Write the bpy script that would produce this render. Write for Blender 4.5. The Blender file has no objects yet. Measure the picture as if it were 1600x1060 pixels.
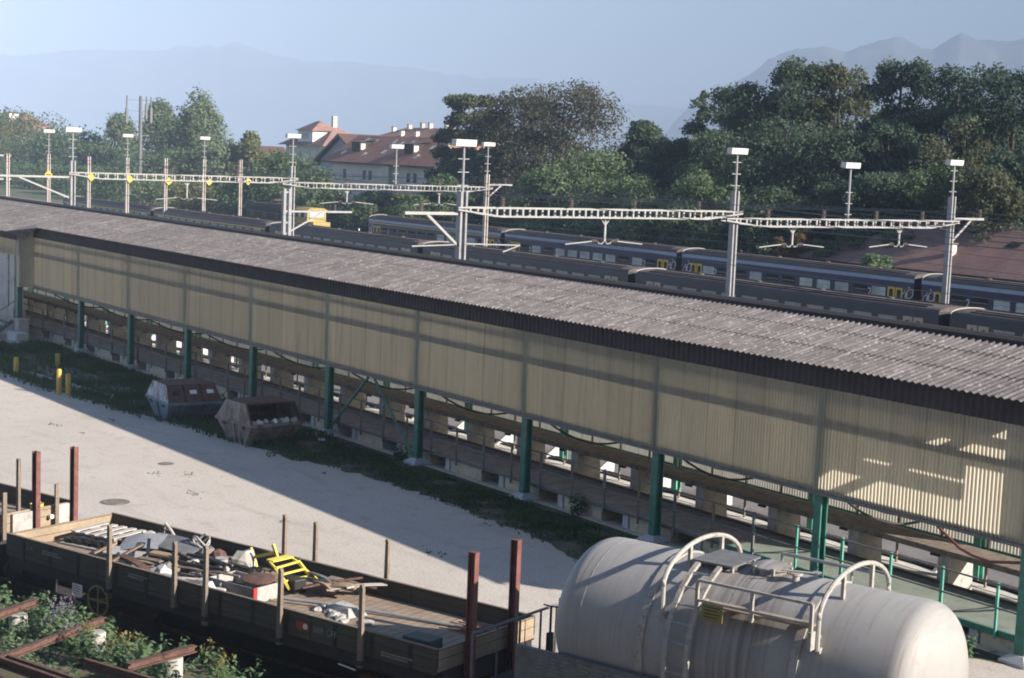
import bpy, math, random
import numpy as np
from mathutils import Vector, Matrix
random.seed(7)
SC = bpy.context.scene
COL = SC.collection
rad = math.radians

# ------------------------------------------------------------------ camera
CAM_H = 10.3985
cam = bpy.data.cameras.new('camera')
cam.sensor_width = 36.0
cam.lens = 57.95
cam.clip_start = 0.1
cam.clip_end = 60000
cam_o = bpy.data.objects.new('camera', cam)
COL.objects.link(cam_o)
_r = Vector((0.58082656, 0.81303351, 0.04021222)); _u = Vector((-0.11589924, 0.03369987, 0.99268912)); _f = Vector((-0.80573437, 0.58124077, -0.11380374))
_m = Matrix((_r, _u, -_f)).transposed().to_4x4()
_m.translation = Vector((0, 0, CAM_H))
cam_o.matrix_world = _m
SC.camera = cam_o

# ------------------------------------------------------------------ sky, sun, exposure
SUN = Vector((1.95, 1.02, 1.00)).normalized()          # towards the sun
SUN_EL = math.asin(SUN.z)
world = bpy.data.worlds.new('World')
SC.world = world
world.use_nodes = True
_nt = world.node_tree
_sky = _nt.nodes.new('ShaderNodeTexSky')
_sky.sky_type = 'NISHITA'
_sky.sun_disc = False
_sky.sun_elevation = SUN_EL
_sky.sun_rotation = math.atan2(SUN.x, SUN.y)
_sky.altitude = 400
_sky.air_density = 1.0
_sky.dust_density = 0.6
_sky.ozone_density = 3.5
_bg = _nt.nodes['Background']
_bg.inputs['Strength'].default_value = 0.05
_nt.links.new(_sky.outputs[0], _bg.inputs[0])
sun = bpy.data.lights.new('sun', 'SUN')
sun.energy = 5.0
sun.angle = rad(0.53)
sun.color = (1.0, 0.90, 0.78)
sun_o = bpy.data.objects.new('sun', sun)
sun_o.rotation_euler = SUN.to_track_quat('Z', 'Y').to_euler()
COL.objects.link(sun_o)
SC.view_settings.view_transform = 'Standard'
SC.view_settings.look = 'None'
SC.view_settings.gamma = 1.0
SC.cycles.filter_width = 1.9
SC.view_settings.exposure = 1.64

# ------------------------------------------------------------------ helpers: tags and meshes
def tag(o, label=None, cat=None, group=None, kind=None):
    if label: o['label'] = label
    if cat: o['category'] = cat
    if group: o['group'] = group
    if kind: o['kind'] = kind
    return o

def thing(name, label, cat, loc=(0, 0, 0), rz=0.0, group=None):
    o = bpy.data.objects.new(name, None)
    o.empty_display_size = 0.2
    o.location = loc
    o.rotation_euler = (0, 0, rz)
    COL.objects.link(o)
    return tag(o, label, cat, group)

def copy_tree(o, parent=None):
    c = o.copy()
    COL.objects.link(c)
    if parent: c.parent = parent
    for ch in list(o.children):
        copy_tree(ch, c)
    return c

class MB:
    """collects simple shapes; build() links them as ONE mesh object"""
    def __init__(s):
        s.v = []; s.f = []
    def add(s, vs, fs):
        b = len(s.v)
        s.v += [tuple(p) for p in vs]
        s.f += [tuple(b + i for i in f) for f in fs]
        return s
    def box(s, x0, x1, y0, y1, z0, z1):
        return s.add([(x0, y0, z0), (x1, y0, z0), (x1, y1, z0), (x0, y1, z0), (x0, y0, z1), (x1, y0, z1), (x1, y1, z1), (x0, y1, z1)],
                     [(3, 2, 1, 0), (4, 5, 6, 7), (0, 1, 5, 4), (1, 2, 6, 5), (2, 3, 7, 6), (3, 0, 4, 7)])
    def obox(s, c, size, rot):
        """box of full size about c, turned by the euler rot"""
        from mathutils import Euler
        R = Euler(rot).to_matrix()
        h = [q / 2 for q in size]
        vs = []
        for sx, sy, sz in ((-1, -1, -1), (1, -1, -1), (1, 1, -1), (-1, 1, -1), (-1, -1, 1), (1, -1, 1), (1, 1, 1), (-1, 1, 1)):
            vs.append(Vector(c) + R @ Vector((sx * h[0], sy * h[1], sz * h[2])))
        return s.add(vs, [(3, 2, 1, 0), (4, 5, 6, 7), (0, 1, 5, 4), (1, 2, 6, 5), (2, 3, 7, 6), (3, 0, 4, 7)])
    def bar(s, a, b, w, h=None, up=(0, 0, 1)):
        """rectangular bar from a to b"""
        h = h or w
        a = Vector(a); b = Vector(b); d = (b - a).normalized()
        up = Vector(up)
        if abs(d.dot(up)) > 0.98: up = Vector((1, 0, 0))
        sd = d.cross(up).normalized(); u = sd.cross(d)
        vs = []
        for p in (a, b):
            for i, j in ((-1, -1), (1, -1), (1, 1), (-1, 1)):
                vs.append(p + sd * (i * w / 2) + u * (j * h / 2))
        return s.add(vs, [(3, 2, 1, 0), (4, 5, 6, 7), (0, 1, 5, 4), (1, 2, 6, 5), (2, 3, 7, 6), (3, 0, 4, 7)])
    def tube(s, pts, r, n=8, r2=None, caps=True):
        """round tube along a polyline, the radius running from r to r2"""
        pts = [Vector(p) for p in pts]
        r2 = r if r2 is None else r2
        rings = []
        ref = Vector((0, 0, 1))
        for i, p in enumerate(pts):
            d = (pts[min(i + 1, len(pts) - 1)] - pts[max(i - 1, 0)]).normalized()
            q = ref if abs(d.dot(ref)) < 0.95 else Vector((1, 0, 0))
            sd = d.cross(q).normalized(); u = sd.cross(d)
            rr = r + (r2 - r) * i / max(1, len(pts) - 1)
            rings.append([p + (sd * math.cos(2 * math.pi * k / n) + u * math.sin(2 * math.pi * k / n)) * rr for k in range(n)])
        b = len(s.v)
        for g in rings: s.v += [tuple(p) for p in g]
        for i in range(len(pts) - 1):
            for k in range(n):
                k2 = (k + 1) % n
                s.f.append((b + i * n + k, b + i * n + k2, b + (i + 1) * n + k2, b + (i + 1) * n + k))
        if caps:
            s.f.append(tuple(b + k for k in range(n))[::-1])
            s.f.append(tuple(b + (len(pts) - 1) * n + k for k in range(n)))
        return s
    def lathe(s, prof, n=24, c=(0, 0, 0), axis='z'):
        """prof: (radius, height) pairs turned about an axis through c"""
        b = len(s.v)
        for r, h in prof:
            for k in range(n):
                a = 2 * math.pi * k / n
                p = (r * math.cos(a), r * math.sin(a), h)
                if axis == 'x': p = (h, r * math.cos(a), r * math.sin(a))
                if axis == 'y': p = (r * math.cos(a), h, r * math.sin(a))
                s.v.append((p[0] + c[0], p[1] + c[1], p[2] + c[2]))
        for i in range(len(prof) - 1):
            for k in range(n):
                k2 = (k + 1) % n
                s.f.append((b + i * n + k, b + i * n + k2, b + (i + 1) * n + k2, b + (i + 1) * n + k))
        s.f.append(tuple(b + k for k in range(n))[::-1])
        s.f.append(tuple(b + (len(prof) - 1) * n + k for k in range(n)))
        return s
    def prism(s, poly, lo, hi, axis='x'):
        """polygon (two coordinates) drawn out along an axis from lo to hi"""
        def P(a, b, t):
            return {'x': (t, a, b), 'y': (a, t, b), 'z': (a, b, t)}[axis]
        n = len(poly)
        vs = [P(a, b, lo) for a, b in poly] + [P(a, b, hi) for a, b in poly]
        fs = [tuple(range(n))[::-1], tuple(range(n, 2 * n))] + [(i, (i + 1) % n, n + (i + 1) % n, n + i) for i in range(n)]
        return s.add(vs, fs)
    def quad(s, a, b, c, d):
        return s.add([a, b, c, d], [(0, 1, 2, 3)])
    def build(s, name, mat, parent=None, smooth=False, bevel=0.0, fix=True):
        me = bpy.data.meshes.new(name)
        me.from_pydata(s.v, [], s.f)
        if fix:
            import bmesh
            bm = bmesh.new(); bm.from_mesh(me)
            bmesh.ops.recalc_face_normals(bm, faces=bm.faces)
            bm.to_mesh(me); bm.free()
        me.materials.append(mat)
        if smooth:
            me.polygons.foreach_set('use_smooth', [True] * len(me.polygons))
            try: me.set_sharp_from_angle(angle=rad(40))
            except Exception: pass
        o = bpy.data.objects.new(name, me)
        COL.objects.link(o)
        if parent: o.parent = parent
        if bevel:
            m = o.modifiers.new('bevel', 'BEVEL'); m.width = bevel; m.segments = 2; m.limit_method = 'ANGLE'
        return o

def np_mesh(name, V, quads, mat, parent=None, smooth=False):
    """mesh from numpy arrays: V (n,3), quads (m,4)"""
    me = bpy.data.meshes.new(name)
    V = np.asarray(V, dtype=np.float32); Q = np.asarray(quads, dtype=np.int32)
    k = Q.shape[1]
    me.vertices.add(len(V)); me.vertices.foreach_set('co', V.ravel())
    me.loops.add(Q.size); me.loops.foreach_set('vertex_index', Q.ravel())
    me.polygons.add(len(Q)); me.polygons.foreach_set('loop_start', np.arange(0, Q.size, k, dtype=np.int32))
    me.polygons.foreach_set('loop_total', np.full(len(Q), k, dtype=np.int32))
    if smooth: me.polygons.foreach_set('use_smooth', np.ones(len(Q), dtype=bool))
    me.update(calc_edges=True)
    me.materials.append(mat)
    o = bpy.data.objects.new(name, me)
    COL.objects.link(o)
    if parent: o.parent = parent
    return o

def text_mesh(name, txt, size, mat, parent, loc, rot, extrude=0.004):
    c = bpy.data.curves.new(name, 'FONT')
    c.body = txt; c.size = size; c.extrude = extrude
    tmp = bpy.data.objects.new('tmp', c)
    COL.objects.link(tmp)
    dg = bpy.context.evaluated_depsgraph_get(); dg.update()
    me = bpy.data.meshes.new_from_object(tmp.evaluated_get(dg))
    bpy.data.objects.remove(tmp); bpy.data.curves.remove(c)
    me.materials.clear(); me.materials.append(mat)
    o = bpy.data.objects.new(name, me)
    o.location = loc; o.rotation_euler = rot
    COL.objects.link(o); o.parent = parent
    return o

# ------------------------------------------------------------------ materials
class NT:
    def __init__(s, name):
        s.m = bpy.data.materials.new(name); s.m.use_nodes = True
        s.t = s.m.node_tree; s.b = s.t.nodes['Principled BSDF']; s.out = s.t.nodes['Material Output']
    def n(s, t, **k):
        q = s.t.nodes.new(t)
        for a, b in k.items(): setattr(q, a, b)
        return q
    def l(s, a, b): s.t.links.new(a, b)
    def coord(s, scale=(1, 1, 1), kind='Object', rot=(0, 0, 0)):
        c = s.n('ShaderNodeTexCoord'); mp = s.n('ShaderNodeMapping')
        mp.inputs['Scale'].default_value = scale; mp.inputs['Rotation'].default_value = rot
        s.l(c.outputs[kind], mp.inputs[0]); return mp.outputs[0]
    def world(s, scale=(1, 1, 1)):
        c = s.n('ShaderNodeNewGeometry'); mp = s.n('ShaderNodeMapping')
        mp.inputs['Scale'].default_value = scale
        s.l(c.outputs['Position'], mp.inputs[0]); return mp.outputs[0]
    def noise(s, vec, scale, detail=4, rough=0.6):
        q = s.n('ShaderNodeTexNoise'); q.inputs['Scale'].default_value = scale
        q.inputs['Detail'].default_value = detail; q.inputs['Roughness'].default_value = rough
        s.l(vec, q.inputs['Vector']); return q.outputs['Fac']
    def ramp(s, fac, stops):
        q = s.n('ShaderNodeValToRGB'); e = q.color_ramp.elements
        e[0].position, e[0].color = stops[0][0], (*stops[0][1], 1)
        e[1].position, e[1].color = stops[-1][0], (*stops[-1][1], 1)
        for p, c in stops[1:-1]:
            k = e.new(p); k.color = (*c, 1)
        s.l(fac, q.inputs[0]); return q.outputs[0]
    def mix(s, fac, a, b, mode='MIX'):
        q = s.n('ShaderNodeMix', data_type='RGBA', blend_type=mode)
        for sock, val in ((q.inputs['Factor'], fac), (q.inputs['A'], a), (q.inputs['B'], b)):
            pass
        ins = [i for i in q.inputs if i.name == 'Factor'][0], [i for i in q.inputs if i.name == 'A' and i.type == 'RGBA'][0], [i for i in q.inputs if i.name == 'B' and i.type == 'RGBA'][0]
        for sock, val in zip(ins, (fac, a, b)):
            if hasattr(val, 'links'): s.l(val, sock)
            elif isinstance(val, (int, float)): sock.default_value = val
            else: sock.default_value = (*val, 1)
        return [o for o in q.outputs if o.type == 'RGBA'][0]
    def math(s, op, a, b=None):
        q = s.n('ShaderNodeMath', operation=op)
        for i, v in enumerate((a, b)):
            if v is None: continue
            if hasattr(v, 'links'): s.l(v, q.inputs[i])
            else: q.inputs[i].default_value = v
        return q.outputs[0]
    def bump(s, h, strength=0.3, dist=0.02):
        q = s.n('ShaderNodeBump'); q.inputs['Strength'].default_value = strength; q.inputs['Distance'].default_value = dist
        s.l(h, q.inputs['Height']); s.l(q.outputs[0], s.b.inputs['Normal'])
    def set(s, col=None, rough=0.6, metal=0.0, spec=None):
        if col is not None:
            if hasattr(col, 'links'): s.l(col, s.b.inputs['Base Color'])
            else: s.b.inputs['Base Color'].default_value = (*col, 1)
        s.b.inputs['Roughness'].default_value = rough; s.b.inputs['Metallic'].default_value = metal
        if spec is not None: s.b.inputs['Specular IOR Level'].default_value = spec
        return s.m

def paint(name, col, rough=0.5, vary=0.25, scale=3.0, dirt=None, dirt_amt=0.35, metal=0.0, bump=0.0, stretch=(1, 1, 1)):
    """a plain coat with uneven tone, and stains of another colour in patches"""
    t = NT(name)
    v = t.world(stretch)
    a = t.noise(v, scale, 5)
    c = t.ramp(a, [(0.3, tuple(x * (1 - vary) for x in col)), (0.7, tuple(min(1, x * (1 + vary)) for x in col))])
    if dirt:
        b = t.noise(v, scale * 2.3, 8, 0.7)
        k = t.ramp(b, [(0.62 - dirt_amt * 0.4, (0, 0, 0)), (0.78 - dirt_amt * 0.3, (1, 1, 1))])
        c = t.mix(k, c, dirt)
    if bump: t.bump(a, bump, 0.01)
    return t.set(c, rough, metal)

RUST = (0.11, 0.045, 0.028)
M = {}
M['galv'] = paint('galvanised_steel', (0.25, 0.26, 0.275), 0.5, 0.18, 4, (0.33, 0.33, 0.33), 0.2, 0.0)
M['beam_white'] = paint('silver_painted_steel', (0.31, 0.31, 0.308), 0.5, 0.12, 3, (0.40, 0.33, 0.28), 0.12)
M['pole_rust'] = paint('weathered_pole', (0.40, 0.365, 0.34), 0.6, 0.2, 3, (0.30, 0.17, 0.12), 0.28)
M['lamp_white'] = paint('lamp_housing_white', (0.55, 0.55, 0.54), 0.5, 0.03, 2)
M['insulator'] = paint('brown_porcelain', (0.13, 0.10, 0.092), 0.25, 0.2, 6)
M['green_steel'] = paint('green_painted_steel', (0.035, 0.17, 0.125), 0.5, 0.3, 5, (0.10, 0.07, 0.05), 0.16)
M['green_light'] = paint('mint_painted_steel', (0.10, 0.36, 0.27), 0.5, 0.2, 5, (0.10, 0.08, 0.06), 0.1)
M['grey_steel'] = paint('grey_primer_steel', (0.13, 0.135, 0.14), 0.6, 0.25, 5, RUST, 0.16)
M['rust_steel'] = paint('rusty_steel', (0.105, 0.056, 0.043), 0.85, 0.4, 7, (0.055, 0.024, 0.018), 0.3, bump=0.3)
M['red_rust'] = paint('red_oxide_paint', (0.16, 0.06, 0.052), 0.6, 0.3, 5, (0.07, 0.03, 0.025), 0.3)
M['dark_steel'] = paint('dark_grimy_steel', (0.020, 0.018, 0.018), 0.8, 0.35, 4, (0.05, 0.03, 0.022), 0.25)
M['black'] = paint('black_rubber', (0.012, 0.012, 0.013), 0.55, 0.2, 5)
M['concrete'] = paint('weathered_concrete', (0.40, 0.385, 0.36), 0.9, 0.16, 1.6, (0.21, 0.20, 0.185), 0.28, bump=0.2)
M['cream_conc'] = paint('cream_painted_concrete', (0.60, 0.51, 0.37), 0.85, 0.12, 1.8, (0.30, 0.23, 0.16), 0.25)
M['white_conc'] = paint('whitewashed_concrete', (0.52, 0.515, 0.50), 0.85, 0.12, 2.5, (0.36, 0.36, 0.35), 0.2)
M['white'] = paint('white_paint', (0.78, 0.78, 0.76), 0.5, 0.05, 3)
M['yellow'] = paint('yellow_paint', (0.50, 0.34, 0.06), 0.5, 0.12, 6, (0.32, 0.2, 0.06), 0.15)
M['sign_yellow'] = paint('yellow_sign_face', (0.75, 0.50, 0.02), 0.45, 0.04, 3)
M['wheel_yellow'] = paint('faded_olive_yellow', (0.24, 0.20, 0.07), 0.6, 0.15, 6)
M['frame_yellow'] = paint('bright_yellow_paint', (0.72, 0.58, 0.10), 0.5, 0.1, 8, (0.30, 0.22, 0.08), 0.12)
M['dirty_white'] = paint('dirty_white_paint', (0.35, 0.34, 0.33), 0.7, 0.12, 4, (0.24, 0.22, 0.2), 0.3)
M['chest_green'] = paint('dull_green_grey', (0.075, 0.095, 0.08), 0.7, 0.2, 4)
M['plate_yellow'] = paint('grimy_yellow_plate', (0.22, 0.18, 0.055), 0.6, 0.2, 6)
M['ink'] = paint('dark_lettering', (0.02, 0.02, 0.022), 0.5, 0.05, 3)
M['ink_white'] = paint('white_lettering', (0.60, 0.60, 0.58), 0.6, 0.15, 9)
M['ink_faded'] = paint('faded_lettering', (0.18, 0.185, 0.18), 0.7, 0.3, 9)
M['red_panel'] = paint('red_sign_panel', (0.36, 0.03, 0.028), 0.5, 0.1, 5)
M['slab'] = paint('stained_dark_slab', (0.19, 0.16, 0.14), 0.85, 0.3, 2.5, (0.07, 0.05, 0.045), 0.3)
M['deck_brown'] = paint('worn_brown_deck', (0.25, 0.235, 0.235), 0.85, 0.3, 2.2, (0.26, 0.16, 0.10), 0.14)
M['deck_green'] = paint('worn_green_deck', (0.20, 0.235, 0.205), 0.8, 0.15, 1.4, (0.13, 0.15, 0.13), 0.25)
M['asphalt'] = paint('asphalt', (0.16, 0.155, 0.16), 0.9, 0.2, 0.8, (0.10, 0.09, 0.085), 0.2)

def m_gravel():
    t = NT('pale_compacted_gravel'); v = t.world()
    big = t.noise(v, 0.16, 6, 0.62); mid = t.noise(v, 1.4, 6, 0.7); fine = t.noise(v, 14, 4, 0.75)
    c = t.ramp(big, [(0.25, (0.42, 0.38, 0.34)), (0.5, (0.475, 0.435, 0.395)), (0.75, (0.52, 0.48, 0.44))])
    c = t.mix(t.ramp(mid, [(0.35, (0.5, 0.5, 0.5)), (0.46, (0, 0, 0))]), c, (0.33, 0.295, 0.255))
    f = t.ramp(fine, [(0.3, (0.72, 0.72, 0.72)), (0.7, (1.22, 1.22, 1.22))])
    c = t.mix(1.0, c, f, 'MULTIPLY')
    st = t.noise(t.world((0.5, 2.6, 1)), 0.55, 5, 0.6)
    c = t.mix(t.ramp(st, [(0.60, (0, 0, 0)), (0.72, (0.5, 0.5, 0.5))]), c, (0.33, 0.30, 0.27))
    sp = t.n('ShaderNodeSeparateXYZ'); t.l(v, sp.inputs[0])
    wob = t.math('MULTIPLY', t.noise(t.world((0.05, 0.05, 1)), 1.0, 2), 9.0)
    yy = t.math('ADD', t.math('SUBTRACT', sp.outputs[1], t.math('MULTIPLY', sp.outputs[0], 0.16)), wob)
    tr = t.math('ABSOLUTE', t.math('SUBTRACT', t.math('FRACT', t.math('DIVIDE', yy, 1.85)), 0.5))
    tk = t.math('MULTIPLY', t.ramp(tr, [(0.06, (1, 1, 1)), (0.14, (0, 0, 0))]), t.ramp(t.noise(t.world((0.3, 0.9, 1)), 0.5, 4), [(0.48, (0, 0, 0)), (0.68, (0.55, 0.55, 0.55))]))
    c = t.mix(tk, c, (0.34, 0.31, 0.28))
    t.bump(fine, 0.5, 0.02)
    return t.set(c, 0.95)
M['gravel'] = m_gravel()

def m_ballast():
    t = NT('track_ballast'); v = t.world()
    a = t.noise(v, 5, 6, 0.8)
    c = t.ramp(a, [(0.3, (0.16, 0.13, 0.12)), (0.7, (0.34, 0.30, 0.28))])
    t.bump(a, 0.6, 0.04)
    return t.set(c, 0.95)
M['ballast'] = m_ballast()

def m_field():
    t = NT('meadow_ground'); v = t.world()
    a = t.noise(v, 0.05, 8, 0.7)
    return t.set(t.ramp(a, [(0.3, (0.04, 0.055, 0.022)), (0.7, (0.10, 0.11, 0.05))]), 0.95)
M['field'] = m_field()

def m_water():
    t = NT('lake_water'); v = t.world()
    t.bump(t.noise(v, 0.05, 4), 0.05, 0.5)
    return t.set((0.03, 0.06, 0.08), 0.2)
M['water'] = m_water()

def m_roof():
    """fibre cement sheets with pale lichen running along the waves"""
    t = NT('lichened_fibre_cement')
    a = t.noise(t.world((9, 0.9, 0.9)), 1.0, 6, 0.7)      # along the slope
    b = t.noise(t.world((1, 1, 1)), 0.22, 5, 0.6)
    e = t.noise(t.world((5.0, 3.2, 3.2)), 2.2, 6, 0.75)
    c = t.ramp(a, [(0.32, (0.062, 0.057, 0.058)), (0.50, (0.120, 0.111, 0.112)), (0.68, (0.225, 0.208, 0.208))])
    c = t.mix(t.ramp(e, [(0.55, (0, 0, 0)), (0.66, (0.9, 0.9, 0.9))]), c, (0.40, 0.385, 0.39))
    c = t.mix(t.ramp(b, [(0.4, (0.0, 0, 0)), (0.7, (0.55, 0.55, 0.55))]), c, (0.095, 0.088, 0.094))
    t.bump(e, 0.3, 0.01)
    return t.set(c, 0.9)
M['roof'] = m_roof()

def m_cladding(name, seams=True):
    """translucent corrugated sheet: light from behind comes through"""
    t = NT(name)
    g = t.n('ShaderNodeNewGeometry'); sp = t.n('ShaderNodeSeparateXYZ'); t.l(g.outputs['Position'], sp.inputs[0])
    a = t.noise(t.world((3.0, 3.0, 0.35)), 1.5, 5, 0.65)
    c = t.ramp(a, [(0.3, (0.71, 0.66, 0.53)), (0.7, (0.82, 0.775, 0.65))])
    if seams:
        wn = t.n('ShaderNodeTexWhiteNoise', noise_dimensions='1D'); t.l(t.math('FLOOR', t.math('DIVIDE', t.math('ADD', sp.outputs[0], 0.51), 1.02)), wn.inputs['W'])
        c = t.mix(1.0, c, t.ramp(wn.outputs['Value'], [(0.0, (0.91, 0.905, 0.90)), (0.8, (1.0, 1.0, 1.0)), (1.0, (1.06, 1.05, 1.0))]), 'MULTIPLY')
        st = t.noise(t.world((5.0, 5.0, 0.22)), 1.0, 6, 0.7)
        c = t.mix(t.ramp(st, [(0.56, (0, 0, 0)), (0.78, (0.6, 0.6, 0.6))]), c, (0.33, 0.27, 0.19))
        fx = t.math('FRACT', t.math('DIVIDE', sp.outputs[0], 1.02))
        d = t.math('ABSOLUTE', t.math('SUBTRACT', fx, 0.5))
        k = t.ramp(d, [(0.015, (0.30, 0.30, 0.30)), (0.045, (0, 0, 0))])
        c = t.mix(k, c, (0.30, 0.27, 0.21))
    t.l(c, t.b.inputs['Base Color']); t.b.inputs['Roughness'].default_value = 0.6
    tr = t.n('ShaderNodeBsdfTranslucent'); t.l(c, tr.inputs[0])
    mx = t.n('ShaderNodeMixShader'); mx.inputs[0].default_value = 0.72
    t.l(t.b.outputs[0], mx.inputs[1]); t.l(tr.outputs[0], mx.inputs[2]); t.l(mx.outputs[0], t.out.inputs[0])
    return t.m
M['cladding'] = m_cladding('translucent_cream_sheet')
M['fascia'] = paint('dark_fibre_cement', (0.045, 0.04, 0.046), 0.85, 0.25, 2, (0.07, 0.06, 0.06), 0.2)

def m_tiles(name, c0, c1, row=0.34):
    t = NT(name)
    v = t.coord()
    a = t.noise(t.world((1, 1, 1)), 1.1, 6, 0.7); b = t.noise(t.world(), 0.25, 4)
    c = t.ramp(a, [(0.3, c0), (0.7, c1)])
    c = t.mix(t.ramp(b, [(0.45, (0, 0, 0)), (0.7, (0.5, 0.5, 0.5))]), c, tuple(x * 0.6 for x in c0))
    g = t.n('ShaderNodeNewGeometry'); sp = t.n('ShaderNodeSeparateXYZ'); t.l(g.outputs['Position'], sp.inputs[0])
    fz = t.math('FRACT', t.math('DIVIDE', sp.outputs[2], row))
    t.bump(fz, 0.8, 0.06)
    k = t.ramp(fz, [(0.0, (0.8, 0.8, 0.8)), (0.18, (0, 0, 0))])
    c = t.mix(k, c, tuple(x * 0.4 for x in c0))
    return t.set(c, 0.85)
M['tiles_red'] = m_tiles('red_clay_tiles', (0.27, 0.125, 0.09), (0.40, 0.20, 0.15), 0.2)
M['tiles_brown'] = m_tiles('brown_clay_tiles', (0.22, 0.125, 0.105), (0.34, 0.20, 0.17), 0.16)
M['tiles_pale'] = m_tiles('faded_clay_tiles', (0.22, 0.12, 0.095), (0.31, 0.18, 0.145), 0.2)

def m_wood(name, c0, c1, plank=0.0, axis=2):
    """boards: grain along x, joints across an axis"""
    t = NT(name)
    v = t.coord((1.2, 14, 14))
    a = t.noise(v, 1.5, 6, 0.65); b = t.noise(t.coord(), 1.2, 5)
    c = t.ramp(a, [(0.3, c0), (0.7, c1)])
    c = t.mix(t.ramp(b, [(0.45, (0, 0, 0)), (0.75, (0.6, 0.6, 0.6))]), c, tuple(x * 0.55 for x in c0))
    if plank:
        co = t.n('ShaderNodeTexCoord'); sp = t.n('ShaderNodeSeparateXYZ'); t.l(co.outputs['Object'], sp.inputs[0])
        fr = t.math('FRACT', t.math('DIVIDE', sp.outputs[axis], plank))
        k = t.ramp(t.math('ABSOLUTE', t.math('SUBTRACT', fr, 0.5)), [(0.44, (0, 0, 0)), (0.48, (0.85, 0.85, 0.85))])
        c = t.mix(k, c, (0.02, 0.017, 0.014))
    t.bump(a, 0.3, 0.006)
    return t.set(c, 0.85)
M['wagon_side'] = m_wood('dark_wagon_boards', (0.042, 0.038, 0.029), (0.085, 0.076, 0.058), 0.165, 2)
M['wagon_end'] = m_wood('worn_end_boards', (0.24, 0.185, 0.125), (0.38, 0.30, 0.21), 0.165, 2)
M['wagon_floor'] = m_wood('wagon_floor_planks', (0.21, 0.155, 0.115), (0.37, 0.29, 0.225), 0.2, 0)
M['stake'] = m_wood('grey_brown_stake', (0.14, 0.11, 0.085), (0.24, 0.195, 0.155))
M['scrap_wood'] = m_wood('scrap_timber', (0.22, 0.155, 0.10), (0.36, 0.27, 0.18))
M['pale_wood'] = m_wood('weathered_grey_timber', (0.36, 0.33, 0.30), (0.52, 0.49, 0.46))

def m_tank():
    t = NT('white_tank_paint'); v = t.coord()
    a = t.noise(v, 0.9, 5); r = t.noise(t.coord((5.0, 0.35, 0.16)), 1.5, 6, 0.65); r2 = t.noise(t.coord((11.0, 0.5, 0.3)), 1.5, 5, 0.65)
    c = t.ramp(a, [(0.3, (0.285, 0.28, 0.274)), (0.7, (0.345, 0.338, 0.33))])
    c = t.mix(t.ramp(r, [(0.47, (0, 0, 0)), (0.70, (0.6, 0.6, 0.6))]), c, (0.225, 0.215, 0.205))
    c = t.mix(t.ramp(r2, [(0.60, (0, 0, 0)), (0.72, (0.55, 0.55, 0.55))]), c, (0.18, 0.14, 0.115))
    f = t.noise(v, 7, 7, 0.75)
    c = t.mix(t.ramp(f, [(0.58, (0, 0, 0)), (0.72, (0.5, 0.5, 0.5))]), c, (0.19, 0.17, 0.15))
    co = t.n('ShaderNodeTexCoord'); sp = t.n('ShaderNodeSeparateXYZ'); t.l(co.outputs['Object'], sp.inputs[0])
    d = t.math('ABSOLUTE', t.math('SUBTRACT', sp.outputs[0], 5.45))
    k = t.math('MULTIPLY', t.ramp(d, [(0.25, (1, 1, 1)), (0.75, (0, 0, 0))]), t.ramp(t.noise(t.coord((9, 0.6, 0.3)), 1.3, 5, 0.6), [(0.40, (0, 0, 0)), (0.62, (0.75, 0.75, 0.75))]))
    c = t.mix(k, c, (0.13, 0.10, 0.085))
    return t.set(c, 0.6)
M['tank'] = m_tank()
M['tank_trim'] = paint('cream_white_steel', (0.34, 0.33, 0.305), 0.55, 0.1, 4, (0.20, 0.15, 0.115), 0.3)

M['coach_blue'] = paint('dark_blue_coach_paint', (0.010, 0.017, 0.060), 0.35, 0.2, 0.7, (0.016, 0.02, 0.04), 0.2)
M['coach_green'] = paint('dark_green_coach_paint', (0.030, 0.034, 0.034), 0.5, 0.2, 0.8, (0.04, 0.04, 0.035), 0.25)
M['coach_navy'] = paint('grimy_navy_coach_paint', (0.016, 0.026, 0.055), 0.42, 0.25, 0.8, (0.03, 0.035, 0.045), 0.25)
M['coach_band'] = paint('pale_blue_band', (0.25, 0.32, 0.43), 0.45, 0.1, 1.0, (0.15, 0.21, 0.33), 0.2)
M['coach_roof'] = paint('sooty_coach_roof', (0.080, 0.067, 0.066), 0.8, 0.3, 0.8, (0.13, 0.10, 0.095), 0.25)
M['coach_rim'] = paint('bare_roof_end', (0.36, 0.34, 0.32), 0.5, 0.15, 3)
M['door_yellow'] = paint('yellow_door_paint', (0.62, 0.43, 0.02), 0.4, 0.1, 3)
M['door_cream'] = paint('cream_door_paint', (0.40, 0.34, 0.28), 0.5, 0.15, 3, (0.2, 0.16, 0.13), 0.2)

def m_glass(name, col, rough=0.06):
    t = NT(name)
    a = t.noise(t.world((0.5, 0.5, 0.9)), 1.3, 3)
    c = t.ramp(a, [(0.35, tuple(x * 0.6 for x in col)), (0.65, col)])
    return t.set(c, rough)
M['glass'] = m_glass('dark_window_glass', (0.02, 0.028, 0.028))
M['glass_pale'] = m_glass('daylight_toned_glass', (0.50, 0.58, 0.55), 0.1)  # pale colour stands for daylight seen through the coach windows

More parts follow.
